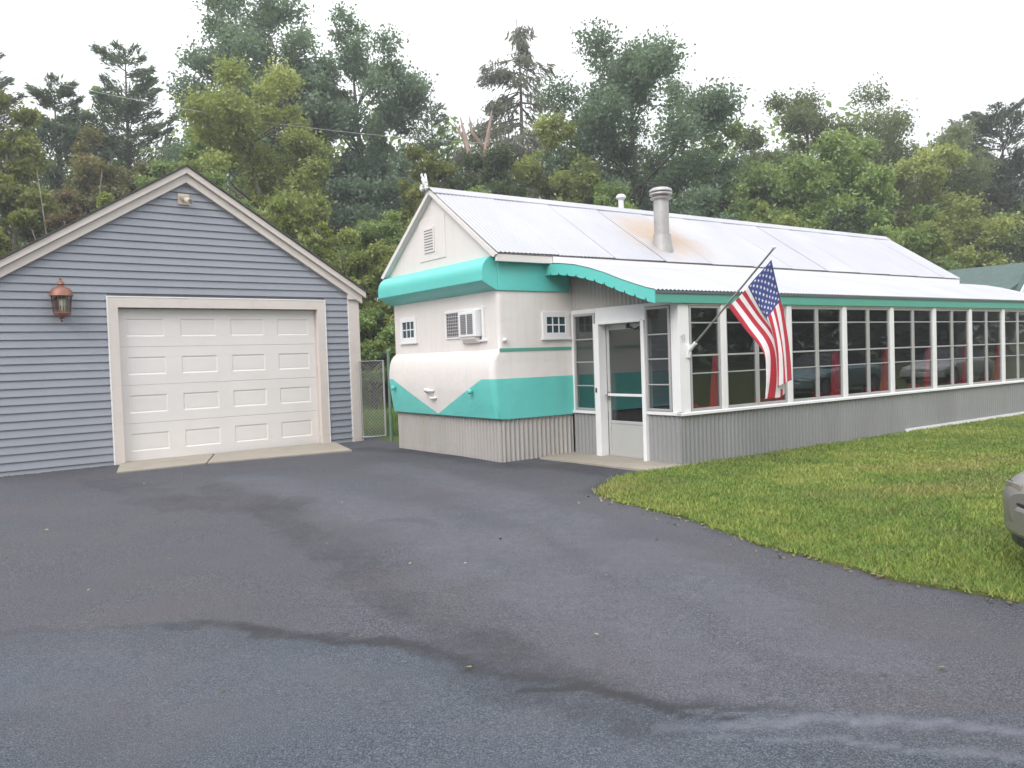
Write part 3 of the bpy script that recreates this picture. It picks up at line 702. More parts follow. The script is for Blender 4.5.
    # sidelights
    def sidelight(y0, y1, z0, z1):
        b = MB(); w = .035
        b.box(-.03, y0, z0, .03, y0+w, z1); b.box(-.03, y1-w, z0, .03, y1, z1); b.box(-.03, y0+w, z0, .03, y1-w, z0+w); b.box(-.03, y0+w, z1-w, .03, y1-w, z1)
        for f in (.255, .50, .735): b.box(-.018, y0+w, z0+(z1-z0)*f-.009, .018, y1-w, z0+(z1-z0)*f+.009)
        fr = b.build('window', M_alu, T, bevel=.004)
        b = MB(); b.box(-.003, y0+w, z0+w, .002, y1-w, z1-w); b.build('pane', M_glass_clear, fr)
    sidelight(1.695, 2.185, .705, 2.185); sidelight(.155, .62, .74, 2.19)
    # storm door
    y0, y1, z0, z1, x = .70, 1.565, .03, 1.995, .095
    b = MB(); w = .055
    b.box(x, y0, z0, x+.035, y0+w, z1); b.box(x, y1-w, z0, x+.035, y1, z1); b.box(x, y0+w, z1-.08, x+.035, y1-w, z1)
    b.box(x, y0+w, .515, x+.035, y1-w, .56); b.box(x+.008, y0+w, z0+.06, x+.03, y1-w, .515); b.box(x, y0+w, z0, x+.035, y1-w, z0+.06)
    d = b.build('storm_door', M_alu_door, T, bevel=.004)
    b = MB(); b.box(x+.012, y0+w, .56, x+.018, y1-w, z1-.08); b.build('pane', M_glass_clear, d)
    b = MB(); b.box(x-.03, y0+.03, .925, x+.0, y1-.03, .965); b.build('push_bar', M_white, d, bevel=.008)
    b = MB(); b.path([(x-.03, y1-.03, .93), (x-.07, y1-.03, .94), (x-.075, y1-.10, .93)], .010, 8); b.box(x-.012, y1-.05, .86, x, y1-.012, .99); b.build('handle', M_grey, d, smooth='auto')
    b = MB(); b.path([(x-.02, 1.08, 1.96), (x-.035, .92, 1.90), (x-.02, .76, 1.955)], .013, 8); b.box(x-.03, 1.06, 1.925, x, 1.10, 1.99); b.build('door_closer', M_dark, d)
    b = MB(); b.box(-.066, 1.635, .985, -.056, 1.665, 1.055); b.build('doorbell', M_dark, T, bevel=.003)
    # porch interior: dark panel added before the back wall, shade put into its colour
    b = MB(); b.box(-.05, .69, -.03, .12, 1.575, .028); b.build('threshold', M_alu, T)
    b = MB(); b.box(2.3, 2.20, .30, END-.06, 2.235, 2.62); b.box(2.26, 2.19, .30, 2.30, 2.238, 2.62); b.build('porch_shade_panel', surf('interior_shade', (.055, .055, .055), .5, var=.25, scale=3, stretch=(6, 6, .4)), T)
    # ---- long wall: sill, posts, windows
    b = MB(); b.prism([(-.045, .69), (.05, .69), (.05, .735), (-.02, .735), (-.045, .725)], 0, -.035, END); b.build('sill', M_white, T, bevel=.003)
    b = MB(); b.box(5.6, -.034, -.02, END, -.010, .075); b.build('base_board', M_white, T)
    posts = [.88, 2.375, 3.83, 5.24, 6.665, 8.01, 9.37, 10.72, 11.98]
    for pa in posts:
        b = MB(); b.box(pa-.055, -.02, .736, pa+.055, .06, 2.204); b.build('post', M_white, T, bevel=.005)
    b = MB(); b.box(.19, -.008, 2.185, END, .05, 2.205); b.build('head_rail', M_white, T)
    edges = [(.20, .825)]+[(posts[i]+.055, posts[i+1]-.055) for i in range(len(posts)-1)]
    def sash(l, r):
        b = MB(); z0, z1, w = .738, 2.182, .036; first = r-l < .8
        parts = [(l, r)] if first else [(l, (l+r)/2-.003), ((l+r)/2+.003, r)]
        for (p, q) in parts:
            b.box(p, .0, z0, p+w, .04, z1); b.box(q-w, .0, z0, q, .04, z1); b.box(p+w, .0, z0, q-w, .04, z0+w); b.box(p+w, .0, z1-w, q-w, .04, z1)
            for f, hw in ((.355, .008), (.525, .012), (.835, .009)):
                zz = z0+(z1-z0)*f; b.box(p+w, .006, zz-hw, q-w, .034, zz+hw)
        fr = b.build('window', M_alu, T, bevel=.003)
        b = MB()
        for (p, q) in parts: b.box(p+w, .018, z0+w, q-w, .022, z1-w)
        b.build('pane', M_glass, fr)
    for l, r in edges: sash(l, r)
    b = MB(); b.box(END-.05, .02, .0, END, 2.25, 3.0-.65); b.build('porch_end_wall', M_white, T)
    # ---- small windows
    def small_window(o, ax, lo, hi, z0, z1, cols=3):
        b = MB(); w = .08
        def bx(bb, u0, u1, za, zb, n0, n1):
            if ax == 'side': bb.box(u0, o-n1, za, u1, o-n0, zb)
            else: bb.box(o-n1, u0, za, o-n0, u1, zb)
        bx(b, lo, lo+w, z0, z1, 0, .03); bx(b, hi-w, hi, z0, z1, 0, .03); bx(b, lo+w, hi-w, z0, z0+w, 0, .03); bx(b, lo+w, hi-w, z1-w, z1, 0, .03)
        bx(b, lo-.02, hi+.02, z0-.03, z0-.001, 0, .045)
        f2 = .085; 
        for k in range(1, cols): u = lo+w+(hi-lo-2*w)*k/cols; bx(b, u-.010, u+.010, z0+w, z1-w, .008, .020)
        zc = (z0+z1)/2; bx(b, lo+w, hi-w, zc-.010, zc+.010, .009, .021)
        fr = b.build('window', M_white, T, bevel=.004)
        b = MB(); bx(b, lo+w, hi-w, z0+w, z1-w, .006, .010); b.build('pane', M_win_dark, fr)
    small_window(2.26, 'side', -.585, -.06, 1.835, 2.235)
    small_window(-1.39, 'end', 4.72, 5.30, 1.88, 2.31)
    # window with grille beside the air conditioner
    b = MB(); b.box(-1.425, 2.60, 1.84, -1.39, 2.66, 2.33); b.box(-1.425, 2.66, 2.29, -1.39, 3.74, 2.33); b.box(-1.435, 2.56, 1.81, -1.39, 3.23, 1.84); b.box(-1.42, 3.22, 1.88, -1.39, 3.25, 2.289); b.box(-1.415, 3.71, 1.88, -1.39, 3.74, 2.289); b.box(-1.415, 3.25, 1.88, -1.39, 3.71, 1.905)
    fr = b.build('window', M_white, T, bevel=.004)
    b = MB(); b.box(-1.4025, 3.25, 1.905, -1.398, 3.71, 2.289)
    b.build('grille_back', M_dark, fr)
    b = MB()
    for k in range(9): y = 3.255+k*.056; b.box(-1.410, y-.009, 1.905, -1.403, y+.009, 2.288)
    for k in range(8): z = 1.92+k*.052; b.box(-1.4135, 3.251, z-.008, -1.4105, 3.709, z+.008)
    b.build('grille', M_alu, fr)
    return T
M_win_dark = surf('dark_window_glass', (.035, .07, .085), .12, spec=.12)
diner()

def ac():
    T = thing('air_conditioner', 'white window air conditioner sticking out of the cream diner end wall', 'air conditioner', dw(-1.40, 2.93, 1.86), YU)
    b = MB(); b.box(-.12, -.245, .03, .0, .245, .42); b.build('casing', M_white, T, bevel=.012)
    b = MB()
    for y0, y1 in ((-.17, -.02), (.02, .17)):
        b.box(-.126, y0, .075, -.1205, y1, .375)
    b.build('vent_panel', M_screen, T)
    b = MB()
    for y0, y1 in ((-.17, -.02), (.02, .17)):
        for k in range(10): b.box(-.1285, y0, .085+k*.029, -.1265, y1, .092+k*.029)
    b.build('vent_fin', M_alu, T)
    b = MB(); b.prism([(-.11, .028), (-.01, .028), (-.01, -.07), (-.06, -.05), (-.10, -.005)], 1, -.2, .2); b.build('support_tray', M_cream, T, bevel=.006)
ac()

def gable_light():
    T = thing('gable_ornament', 'small white flower-like ornament on the peak of the diner gable', 'ornament', dw(-1.53, 3.97, 4.32), YU)
    b = MB(); b.path([(0, 0, 0), (0, .0, .1), (-.01, .02, .26)], [.03, .022, .015], 8); b.build('stem', M_white, T, smooth=True)
    for (y, z, s, tl) in ((.11, .05, .058, .5), (-.04, .04, .055, -.4), (.01, .13, .066, .1), (.06, .18, .045, .7), (.09, .25, .03, -.3)):
        b = MB(); pts = []
        for k in range(12):
            a = 2*math.pi*k/12; r = s*(1 if k % 2 == 0 else .62); pts.append((y+r*c_(a+tl), z+r*s_(a+tl)))
        b.prism(pts, 0, -.05, -.02); b.path([(0, y*.2, .1), (-.03, y, z)], .010, 6); b.build('petal', M_white, T, bevel=.008)
gable_light()

# ------------------------------------------------------------------ house number
def number():
    cu = bpy.data.curves.new('house_number', 'FONT'); cu.body = '37'; cu.size = .14; cu.extrude = .003; cu.space_character = 1.0
    tmp = bpy.data.objects.new('tmp', cu); COL.objects.link(tmp)
    dg = bpy.context.evaluated_depsgraph_get(); me = bpy.data.meshes.new_from_object(tmp.evaluated_get(dg)); bpy.data.objects.remove(tmp)
    me.name = 'house_number'; me.materials.clear(); me.materials.append(M_num)
    o = bpy.data.objects.new('house_number', me); COL.objects.link(o)
    o.matrix_world = Matrix.Translation(dw(.035, -.0125, 1.68)) @ Matrix.Rotation(YU, 4, 'Z') @ Matrix.Rotation(R_(90), 4, 'X') @ Matrix.Rotation(R_(18), 4, 'Z') @ Matrix.Diagonal((.62, 1, 1, 1))
    tag(o, 'faint grey house number on the white corner post of the porch', 'house number')
M_num = surf('number_grey', (.58, .57, .58), .5)
number()

# ------------------------------------------------------------------ flag
def flag():
    T = thing('flag', 'American flag hanging from a slanted pole on the porch corner post', 'flag', dw(.15, -.02, 1.56), YU)
    # local coordinates: x along the porch, y away from the house is negative
    B = np.array([0, .0, .0]); TIP = np.array([0, -1.40, 1.206])
    b = MB(); b.path([tuple(B+(TIP-B)*.03), tuple(TIP)], [.0145, .0125], 10); b.build('pole', M_grey, T, smooth='auto')
    b = MB(); b.lathe([(.0, -.025), (.018, -.018), (.026, 0), (.018, .018), (0, .025)], TIP[0], TIP[1], 12, cz=TIP[2]+.01); b.build('finial', M_white, T, smooth=True)
    b = MB(); b.box(-.03, -.012, -.09, .03, .02, .09); b.path([tuple(B+(TIP-B)*-.02), tuple(B+(TIP-B)*.09)], .027, 10); b.path([(0, -.03, -.02), (0, -.01, -.09)], .012, 6); b.build('bracket', M_white, T, bevel=.004)
    # cloth: four corner curves in the (y, z) plane of the pole, with folds along x
    top = np.array([(-1.355, 1.072), (-1.42, .72), (-1.47, .42), (-1.53, .04), (-1.57, -.37)])
    bot = np.array([(-.70, .545), (-.98, .25), (-1.265, -.03), (-1.32, -.32), (-1.31, -.64)])
    mid = np.array([(-1.03, .80), (-1.20, .49), (-1.365, .19), (-1.44, -.14), (-1.445, -.53)])
    def cur(P, t):
        x = t*(len(P)-1); i = min(int(x), len(P)-2); f = x-i
        p0 = P[max(i-1, 0)]; p1 = P[i]; p2 = P[i+1]; p3 = P[min(i+2, len(P)-1)]
        return .5*((2*p1)+(-p0+p2)*f+(2*p0-5*p1+4*p2-p3)*f*f+(-p0+3*p1-3*p2+p3)*f**3)
    def S(s, t):   # s 0..1 from canton side to stripe side, t 0..1 hoist to fly
        a, m_, c = cur(top, t), cur(mid, t), cur(bot, t)
        p = a*(1-s)*(1-2*s)+m_*4*s*(1-s)+c*s*(2*s-1)
        fold = .03+.065*t
        x = fold*math.sin(2*math.pi*(1.6*s+.25*t)+.6)*min(1, .25+1.6*t)+.03*math.sin(2*math.pi*3.7*s+3*t)*t
        y = p[0]+.025*t*math.sin(2*math.pi*2.2*s+2*t)
        z = p[1]+.02*t*math.sin(9*s+5*t)
        return np.array([x, y, z])
    NS, NT = 52, 72
    b = MB()
    P = [[S(i/NS, j/NT) for j in range(NT+1)] for i in range(NS+1)]
    def mf(i, j):
        if i < NS*7/13 and j < NT*.375: return 2
        return int(i//(NS/13)) % 2
    b.grid(P, mf=mf)
    o = b.build('cloth', [M_fred, M_fwhite, M_fblue], T, smooth=True, recalc=False)
    so_ = o.modifiers.new('solid', 'SOLIDIFY'); so_.thickness = .003; so_.offset = 0
    for row in range(9):
        for colm in range(6 if row % 2 == 0 else 5):
            s0 = (row+1)/10*7/13; t0 = ((colm*2+1+(row % 2))/12)*.375
            b = MB()
            for off in (.004, -.004):
                vs = []
                for k in range(10):
                    r = 1.25 if k % 2 == 0 else .52; a = 2*math.pi*k/10
                    q = S(s0+r*.021*math.cos(a), t0+r*.0135*math.sin(a))
                    e1 = S(s0+.01, t0)-S(s0-.01, t0); e2 = S(s0, t0+.01)-S(s0, t0-.01); nn = np.cross(e1, e2); nn /= np.linalg.norm(nn)
                    vs.append(q+nn*off)
                b.add(vs+[S(s0, t0)+nn*off], [(k, (k+1) % 10, 10) for k in range(10)])
            b.build('star', M_fwhite, o, recalc=False)
def cloth(name, col):
    M, t, p, o = newmat(name); out = o
    p.inputs['Base Color'].default_value = (*col, 1); p.inputs['Roughness'].default_value = .8; p.inputs['Sheen Weight'].default_value = .15
    n = noise_node(t, 6, 4); t.links.new(ramp(t, n.outputs[0], [(.3, [x*.9 for x in col]), (.7, [min(1, x*1.08) for x in col])]).outputs[0], p.inputs['Base Color'])
    tr = t.nodes.new('ShaderNodeBsdfTranslucent'); tr.inputs[0].default_value = (*col, 1); ms = t.nodes.new('ShaderNodeMixShader'); ms.inputs[0].default_value = .3
    t.links.new(p.outputs[0], ms.inputs[1]); t.links.new(tr.outputs[0], ms.inputs[2]); t.links.new(ms.outputs[0], out.inputs[0])
    return M
M_fred = cloth('flag_red', (.52, .03, .055)); M_fwhite = cloth('flag_white', (.80, .77, .78)); M_fblue = cloth('flag_blue', (.045, .07, .25))
flag()

# ------------------------------------------------------------------ booths behind the glass
def booth():
    T = thing('booth_seat', '', 'booth seat', (0, 0, 0), YU, 'red booth seats along the porch windows')
    b = MB(); b.prism([(-.145, .42), (.145, .42), (.12, .60), (.075, .92), (.05, 1.10), (.03, 1.18), (.012, 1.20), (-.012, 1.20), (-.03, 1.18), (-.05, 1.10), (-.075, .92), (-.12, .60)], 1, -.03, .03); b.build('backrest', M_red, T, bevel=.02)
    b = MB(); b.prism([(-.48, .40), (-.13, .37), (.13, .37), (.30, .40), (.32, .43), (.30, .455), (-.48, .455), (-.52, .52), (-.54, .52), (-.52, .44)], 1, -.10, .10); b.build('seat', M_red, T, bevel=.012)
    b = MB(); b.box(-.09, -.06, 0, .09, .06, .369); b.build('pedestal', M_teal_deep, T, bevel=.006)
    return T
B0 = booth()
words = ['narrow red booth seat behind the single window nearest the porch corner', 'narrow red booth seat behind the window partly covered by the flag', 'narrow red booth seat behind the first double window right of the flag',
         'narrow red booth seat behind the second double window right of the flag', 'narrow red booth seat behind the third double window right of the flag', 'narrow red booth seat behind the fourth double window right of the flag', 'narrow red booth seat behind the window at the right edge of the photo']
for i, a in enumerate((1.02, 2.50, 3.98, 5.48, 6.93, 8.34, 9.70)):
    if i == 0: r = B0
    else:
        r = B0.copy(); COL.objects.link(r)
        for chd in list(B0.children):
            k = chd.copy(); COL.objects.link(k); k.parent = r
    r.location = dw(a, .26, .30); r['label'] = words[i]

# ------------------------------------------------------------------ gate
def gate():
    A = gnd(362, 441); B = gnd(386, 439); dv = B-A; L = np.hypot(dv[0], dv[1]); rz = math.atan2(dv[1], dv[0])
    T = thing('chain_link_gate', 'galvanised chain link gate between the garage and the diner', 'gate', tuple(A), rz)
    H = 1.58; b = MB()
    b.path([(0, 0, .07), (0, 0, H), (L, 0, H), (L, 0, .07), (0, 0, .07)], .021, 8); b.build('frame', M_alu, T, smooth='auto')
    b = MB(); st = .07
    k = -H
    while k < L:
        for sg in (0, 1):
            x0, z0, x1, z1 = k, .08, k+H, H+.08
            if x0 < 0: z0 -= x0; x0 = 0
            if x1 > L: z1 -= x1-L; x1 = L
            z1 = min(z1, H)
            if z1 > z0:
                if sg: x0, x1 = L-x0, L-x1
                b.path([(x0, .004*sg, z0), (x1, .004*sg, z1)], .0022, 4)
        k += st
    b.build('wire_mesh', M_alu, T)
    P = gnd(391.5, 440); b = MB(); b.path([(0, 0, -.05), (0, 0, 1.75)], .03, 10); b.lathe([(.036, 0), (.036, .02), (.02, .045), (0, .05)], 0, 0, 10, cz=1.75)
    o = b.build('gate_post', surf('post_paint', (.13, .21, .17), .6, var=.15), None, smooth='auto'); o.location = tuple(P); tag(o, 'green painted steel post beside the chain link gate', 'post')
gate()

# ------------------------------------------------------------------ car at the right edge
def car(X0, YC, rz, colr, label):
    T = thing('parked_car', label, 'car', (X0, YC, 0), rz)
    M_paint = surf('car_paint', colr, .32, .45, var=.04); M_tyre = surf('tyre', (.02, .02, .02), .85)
    # stations along x: (x, half width, z bottom, z belt, z top)
    b = MB(); rows = []
    st = [(0, .60, .30, .52, .58), (.05, .76, .24, .54, .65), (.16, .86, .21, .55, .73), (.40, .885, .20, .60, .76), (.9, .88, .18, .70, .85), (1.25, .88, .18, .80, .92), (1.9, .88, .18, .84, .95), (3.2, .88, .18, .86, .97), (3.75, .87, .2, .82, .98), (4.2, .83, .22, .78, .96), (4.42, .74, .28, .6, .86), (4.5, .58, .34, .56, .7)]
    for x, hw, z0, zb, zt in st:
        half = [(.0, z0), (hw*.75, z0), (hw*.95, z0+.07), (hw, zb-.1), (hw, zb), (hw*.94, (zb+zt)/2), (hw*.72, zt), (0, zt+.02)]
        ring = half+[(-p[0], p[1]) for p in half[-2:0:-1]]
        rows.append([(x, p[0], p[1]) for p in ring]+[(x, half[0][0], half[0][1])])
    b.grid(rows); b.add([r for r in rows[0][:-1]], [list(range(len(rows[0])-1))]); b.add([r for r in rows[-1][:-1]], [list(range(len(rows[0])-1))])
    body = b.build('body', M_paint, T, smooth=True); sb = body.modifiers.new('sub', 'SUBSURF'); sb.levels = 2; sb.render_levels = 2
    b = MB(); b.grid([[(1.2, -.74, .93), (1.2, .74, .93)], [(1.95, -.62, 1.38), (1.95, .62, 1.38)], [(2.9, -.62, 1.42), (2.9, .62, 1.42)], [(3.85, -.70, .98), (3.85, .70, .98)]])
    for sg in (-1, 1): b.add([(1.2, sg*.74, .93), (1.95, sg*.62, 1.38), (2.9, sg*.62, 1.42), (3.85, sg*.70, .98)], [(0, 1, 2, 3)])
    b.build('cabin_glass', surf('car_glass', (.02, .025, .03), .08), T)
    b = MB(); b.prism([(1.95, 1.385), (2.9, 1.425), (2.92, 1.45), (1.93, 1.41)], 1, -.61, .61); b.build('roof_panel', M_paint, T, bevel=.01)
    for x in (.85, 3.55):
        for sg in (-1, 1):
            b = MB(); n = 24; o_ = []
            for (r, y) in ((.22, .64), (.31, .66), (.325, .70), (.325, .84), (.31, .88), (.22, .885)):
                for k in range(n): a = 2*math.pi*k/n; o_.append((x+r*c_(a), sg*y, .325+r*s_(a)))
            fs = [(i*n+k, i*n+(k+1) % n, (i+1)*n+(k+1) % n, (i+1)*n+k) for i in range(5) for k in range(n)]
            b.add(o_, fs); wv = b.build('wheel', M_tyre, T, smooth='auto')
            b = MB(); b.add([(x+.22*c_(2*math.pi*k/n), sg*.88, .325+.22*s_(2*math.pi*k/n)) for k in range(n)]+[(x, sg*.86, .325)], [(k, (k+1) % n, n) for k in range(n)]); b.build('rim', M_grey, wv)
    # bumper with a seam and lower lip
    b = MB(); pts = []
    for k in range(15):
        y = -.87+1.74*k/14; e = abs(y)/.87; x = -.05+.20*e**3.2; pts.append((x, y))
    poly = pts+[(p[0]+.12, p[1]*.97) for p in pts[::-1]]
    b.prism(poly, 2, .27, .485); b.build('bumper', M_paint, T, smooth='auto', bevel=.035)
    b = MB(); b.prism([(p[0]+.006, p[1]*.995) for p in pts]+[(p[0]+.12, p[1]*.95) for p in pts[::-1]], 2, .484, .50); b.build('bumper_gap', M_dark, T)
    b = MB(); b.prism([(p[0]+.035, p[1]*.97) for p in pts]+[(p[0]+.2, p[1]*.93) for p in pts[::-1]], 2, .20, .262); b.build('bumper_lip', M_dark, T, bevel=.015)
    for sg in (-1, 1):
        b = MB(); b.prism([(.005, sg*.50), (.06, sg*.72), (.20, sg*.835), (.30, sg*.85), (.30, sg*.72), (.14, sg*.5)], 2, .535, .62); b.build('headlight', M_lampglass, T, bevel=.01)
car(3.285, 4.68, R_(4), (.25, .235, .225), 'silver-grey car at the right edge with only its bumper corner showing')
_c = dw(13.6, -8.2); car(_c[0], _c[1], YU, (.30, .42, .46), 'pale blue car mirrored in the porch windows right of the flag')
_c = dw(22.5, -8.6); car(_c[0], _c[1], YU, (.62, .63, .64), 'white car mirrored in the porch windows at the right edge')

# ------------------------------------------------------------------ green roofed house behind
def house():
    T = thing('house', 'white sided house with a green shingle roof beyond the diner', 'house', dw(0, 0, 0), YU)
    e0 = (16.2, 2.05); rg = (22.2, 4.21)
    M_g = surf('green_shingle', (.062, .098, .09), .9, var=.3, scale=6, fine=30, bump=.5, bscale=30)
    M_w = surf('white_siding', (.66, .64, .60), .6, var=.04)
    b = MB(); b.box(16.6, 4.4, -.05, 27.8, 15.8, 2.05); b.prism([(16.6, 2.05), (22.2, 4.06), (27.8, 2.05)], 1, 4.4, 15.8); b.build('wall', M_w, T)
    b = MB(); b.prism([e0, rg, (28.2, 2.05), (28.2, 1.93), (22.2, 4.09), (16.2, 1.93)], 1, 4.06, 16.2); b.build('roof', M_g, T)
    # small front gable with white siding
    x0, x1, zb, zt = 19.3, 22.5, 2.72, 4.15; xm = (x0+x1)/2; sl_ = (zt-zb)/(xm-x0); b = MB(); z0 = -.05
    while z0 < zt-.1:
        z1 = min(z0+.2, zt); l0 = x0+max(0, (z0-zb)/sl_); l1 = x0+max(0, (z1-zb)/sl_)
        b.add([(l0, 3.97, z0), (2*xm-l0, 3.97, z0), (2*xm-l1, 4.0, z1), (l1, 4.0, z1)], [(0, 1, 2, 3)]); z0 = z1
    b.prism([(x0, -.05), (x1, -.05), (x1, zb), (xm, zt), (x0, zb)], 1, 4.0, 4.05); b.build('front_gable', M_w, T)
    b = MB()
    for sg in (-1, 1):
        e = xm+sg*(xm-x0+.12); ze = zb-.12*sl_
        b.prism([(e, ze), (xm, zt), (xm, zt+.12), (e, ze+.12)], 1, 3.88, 4.052)
    b.build('gable_roof', M_g, T)
    b = MB()
    for sg in (-1, 1):
        e = xm+sg*(xm-x0+.13); ze = zb-.13*sl_
        b.prism([(e, ze-.16), (xm, zt-.18), (xm, zt+.11), (e, ze+.11)], 1, 3.84, 3.878)
    b.build('rake_board', M_white, T)
house()

# ------------------------------------------------------------------ trees
LM = {}
def leafmat(c1, c2, trans=.45):
    key = (tuple(c1), tuple(c2))
    if key in LM: return LM[key]
    M = bpy.data.materials.new('foliage'); M.use_nodes = True; t = M.node_tree; t.nodes.remove(t.nodes['Principled BSDF']); out = t.nodes['Material Output']
    col = ramp(t, attr(t, 'tone'), [(0, [x*.6 for x in c1]), (.5, c1), (1, c2)]).outputs[0]
    d = t.nodes.new('ShaderNodeBsdfDiffuse'); tr = t.nodes.new('ShaderNodeBsdfTranslucent'); gl = t.nodes.new('ShaderNodeBsdfGlossy'); gl.inputs['Roughness'].default_value = .5
    t.links.new(col, d.inputs[0]); t.links.new(mixc(t, .25, col, (.42, .50, .10)), tr.inputs[0])
    m1 = t.nodes.new('ShaderNodeMixShader'); m1.inputs[0].default_value = trans; t.links.new(d.outputs[0], m1.inputs[1]); t.links.new(tr.outputs[0], m1.inputs[2])
    m2 = t.nodes.new('ShaderNodeMixShader'); m2.inputs[0].default_value = .04; t.links.new(m1.outputs[0], m2.inputs[1]); t.links.new(gl.outputs[0], m2.inputs[2])
    t.links.new(m2.outputs[0], out.inputs[0]); LM[key] = M; return M
def finish(name, label, cat, loc, V, tone, mat, tb, bark, group=None):
    T = thing(name, label, cat, loc, 0, group)
    me = raw_mesh('crown', V, np.arange(len(V)).reshape(-1, 4), mat, 4, dict(tone=np.clip(tone, 0, 1)))
    o = bpy.data.objects.new('crown', me); COL.objects.link(o); o.parent = T
    if tb: tb.build('trunk', bark, T, smooth=True, recalc=False)
    return T
def broadleaf(seed, loc, H, Wd, base, n, leaf, mat, label, name='tree', cat='tree', bark=None, group=None, loose=1.0, flat=1.0, ncl=None):
    rg = np.random.default_rng(seed); bark = bark or M_bark; n = int(n*2.1); leaf = leaf*.66
    zc = (H+base)/2; rz = (H-base)/2; rx = Wd/2
    ncl = ncl or int(48+rx*rz*2.4)
    ph = rg.normal(0, 1, (7, 3)); ph /= np.linalg.norm(ph, axis=1)[:, None]; am = rg.uniform(.04, .11, 7); fr = rg.uniform(2, 5, 7); po = rg.uniform(0, 6, 7)
    d = rg.normal(0, 1, (ncl, 3)); d /= np.linalg.norm(d, axis=1)[:, None]
    lump = 1+sum(am[i]*np.sin(fr[i]*(d@ph[i])+po[i]) for i in range(7))
    r = rg.random(ncl)**(1/2.6)*.95
    tp = np.where(d[:, 2] < 0, 1.0, 1.0)
    C = np.stack([d[:, 0]*r*lump*rx, d[:, 1]*r*lump*rx, zc+d[:, 2]*r*np.clip(lump, .7, 1.02)*rz], 1)
    # narrower towards the top
    tt = np.clip((C[:, 2]-zc)/rz, 0, 1); C[:, :2] *= (1-.25*tt**2)[:, None]
    rc = .118*(rx*rx*rz)**(1/3)*rg.uniform(.75, 1.5, ncl)*loose
    per = rg.multinomial(n, rc**2/np.sum(rc**2)); idx = np.repeat(np.arange(ncl), per)
    g = rg.normal(0, 1, (n, 3)); g /= np.linalg.norm(g, axis=1)[:, None]; g *= (rg.random(n)**.45)[:, None]*np.clip(rg.lognormal(0, .2, n), .5, 1.45)[:, None]
    out = C-np.array([0, 0, zc-.3*rz]); out /= np.linalg.norm(out, axis=1)[:, None]+1e-9
    ext = rg.random(n)**2*.85
    pos = C[idx]+g*rc[idx][:, None]*np.array([1.15, 1.15, .72*flat])+out[idx]*(ext*rc[idx])[:, None]
    pos[:, 2] = np.maximum(pos[:, 2], .1)
    ctone = rg.normal(.45, .16, ncl); tone = ctone[idx]+rg.normal(0, .16, n)+.0
    V, tn = leaves(pos, leaf, rg, tone)
    tb = MB(); k = 7; r0 = .018*H+.02; pts = [(rg.normal(0, .012)*H*i/k, rg.normal(0, .012)*H*i/k, H*.82*i/k-.1) for i in range(k+1)]
    tb.path(pts, [r0*(1-.85*i/k)*(1.35 if i == 0 else 1) for i in range(k+1)], 8)
    for ci in rg.choice(ncl, min(ncl, 34), replace=False):
        c = C[ci]; f = min(.9, max(.12, (c[2]-.35*np.hypot(c[0], c[1]))/(H*.82))); i = f*k; i0 = min(int(i), k-1); p = np.array(pts[i0])+(np.array(pts[i0+1])-np.array(pts[i0]))*(i-i0)
        mid = (p+c)/2+np.array([0, 0, .06*H*rg.random()])-np.array([*(rg.normal(0, .03, 2)*H), 0]); rr = r0*(1-.8*f)*.45
        tb.path([tuple(p), tuple(mid), tuple(c)], [rr, rr*.6, rr*.2], 5, cap=False)
    return finish(name, label, cat, loc, V, tn, mat, tb, bark, group)
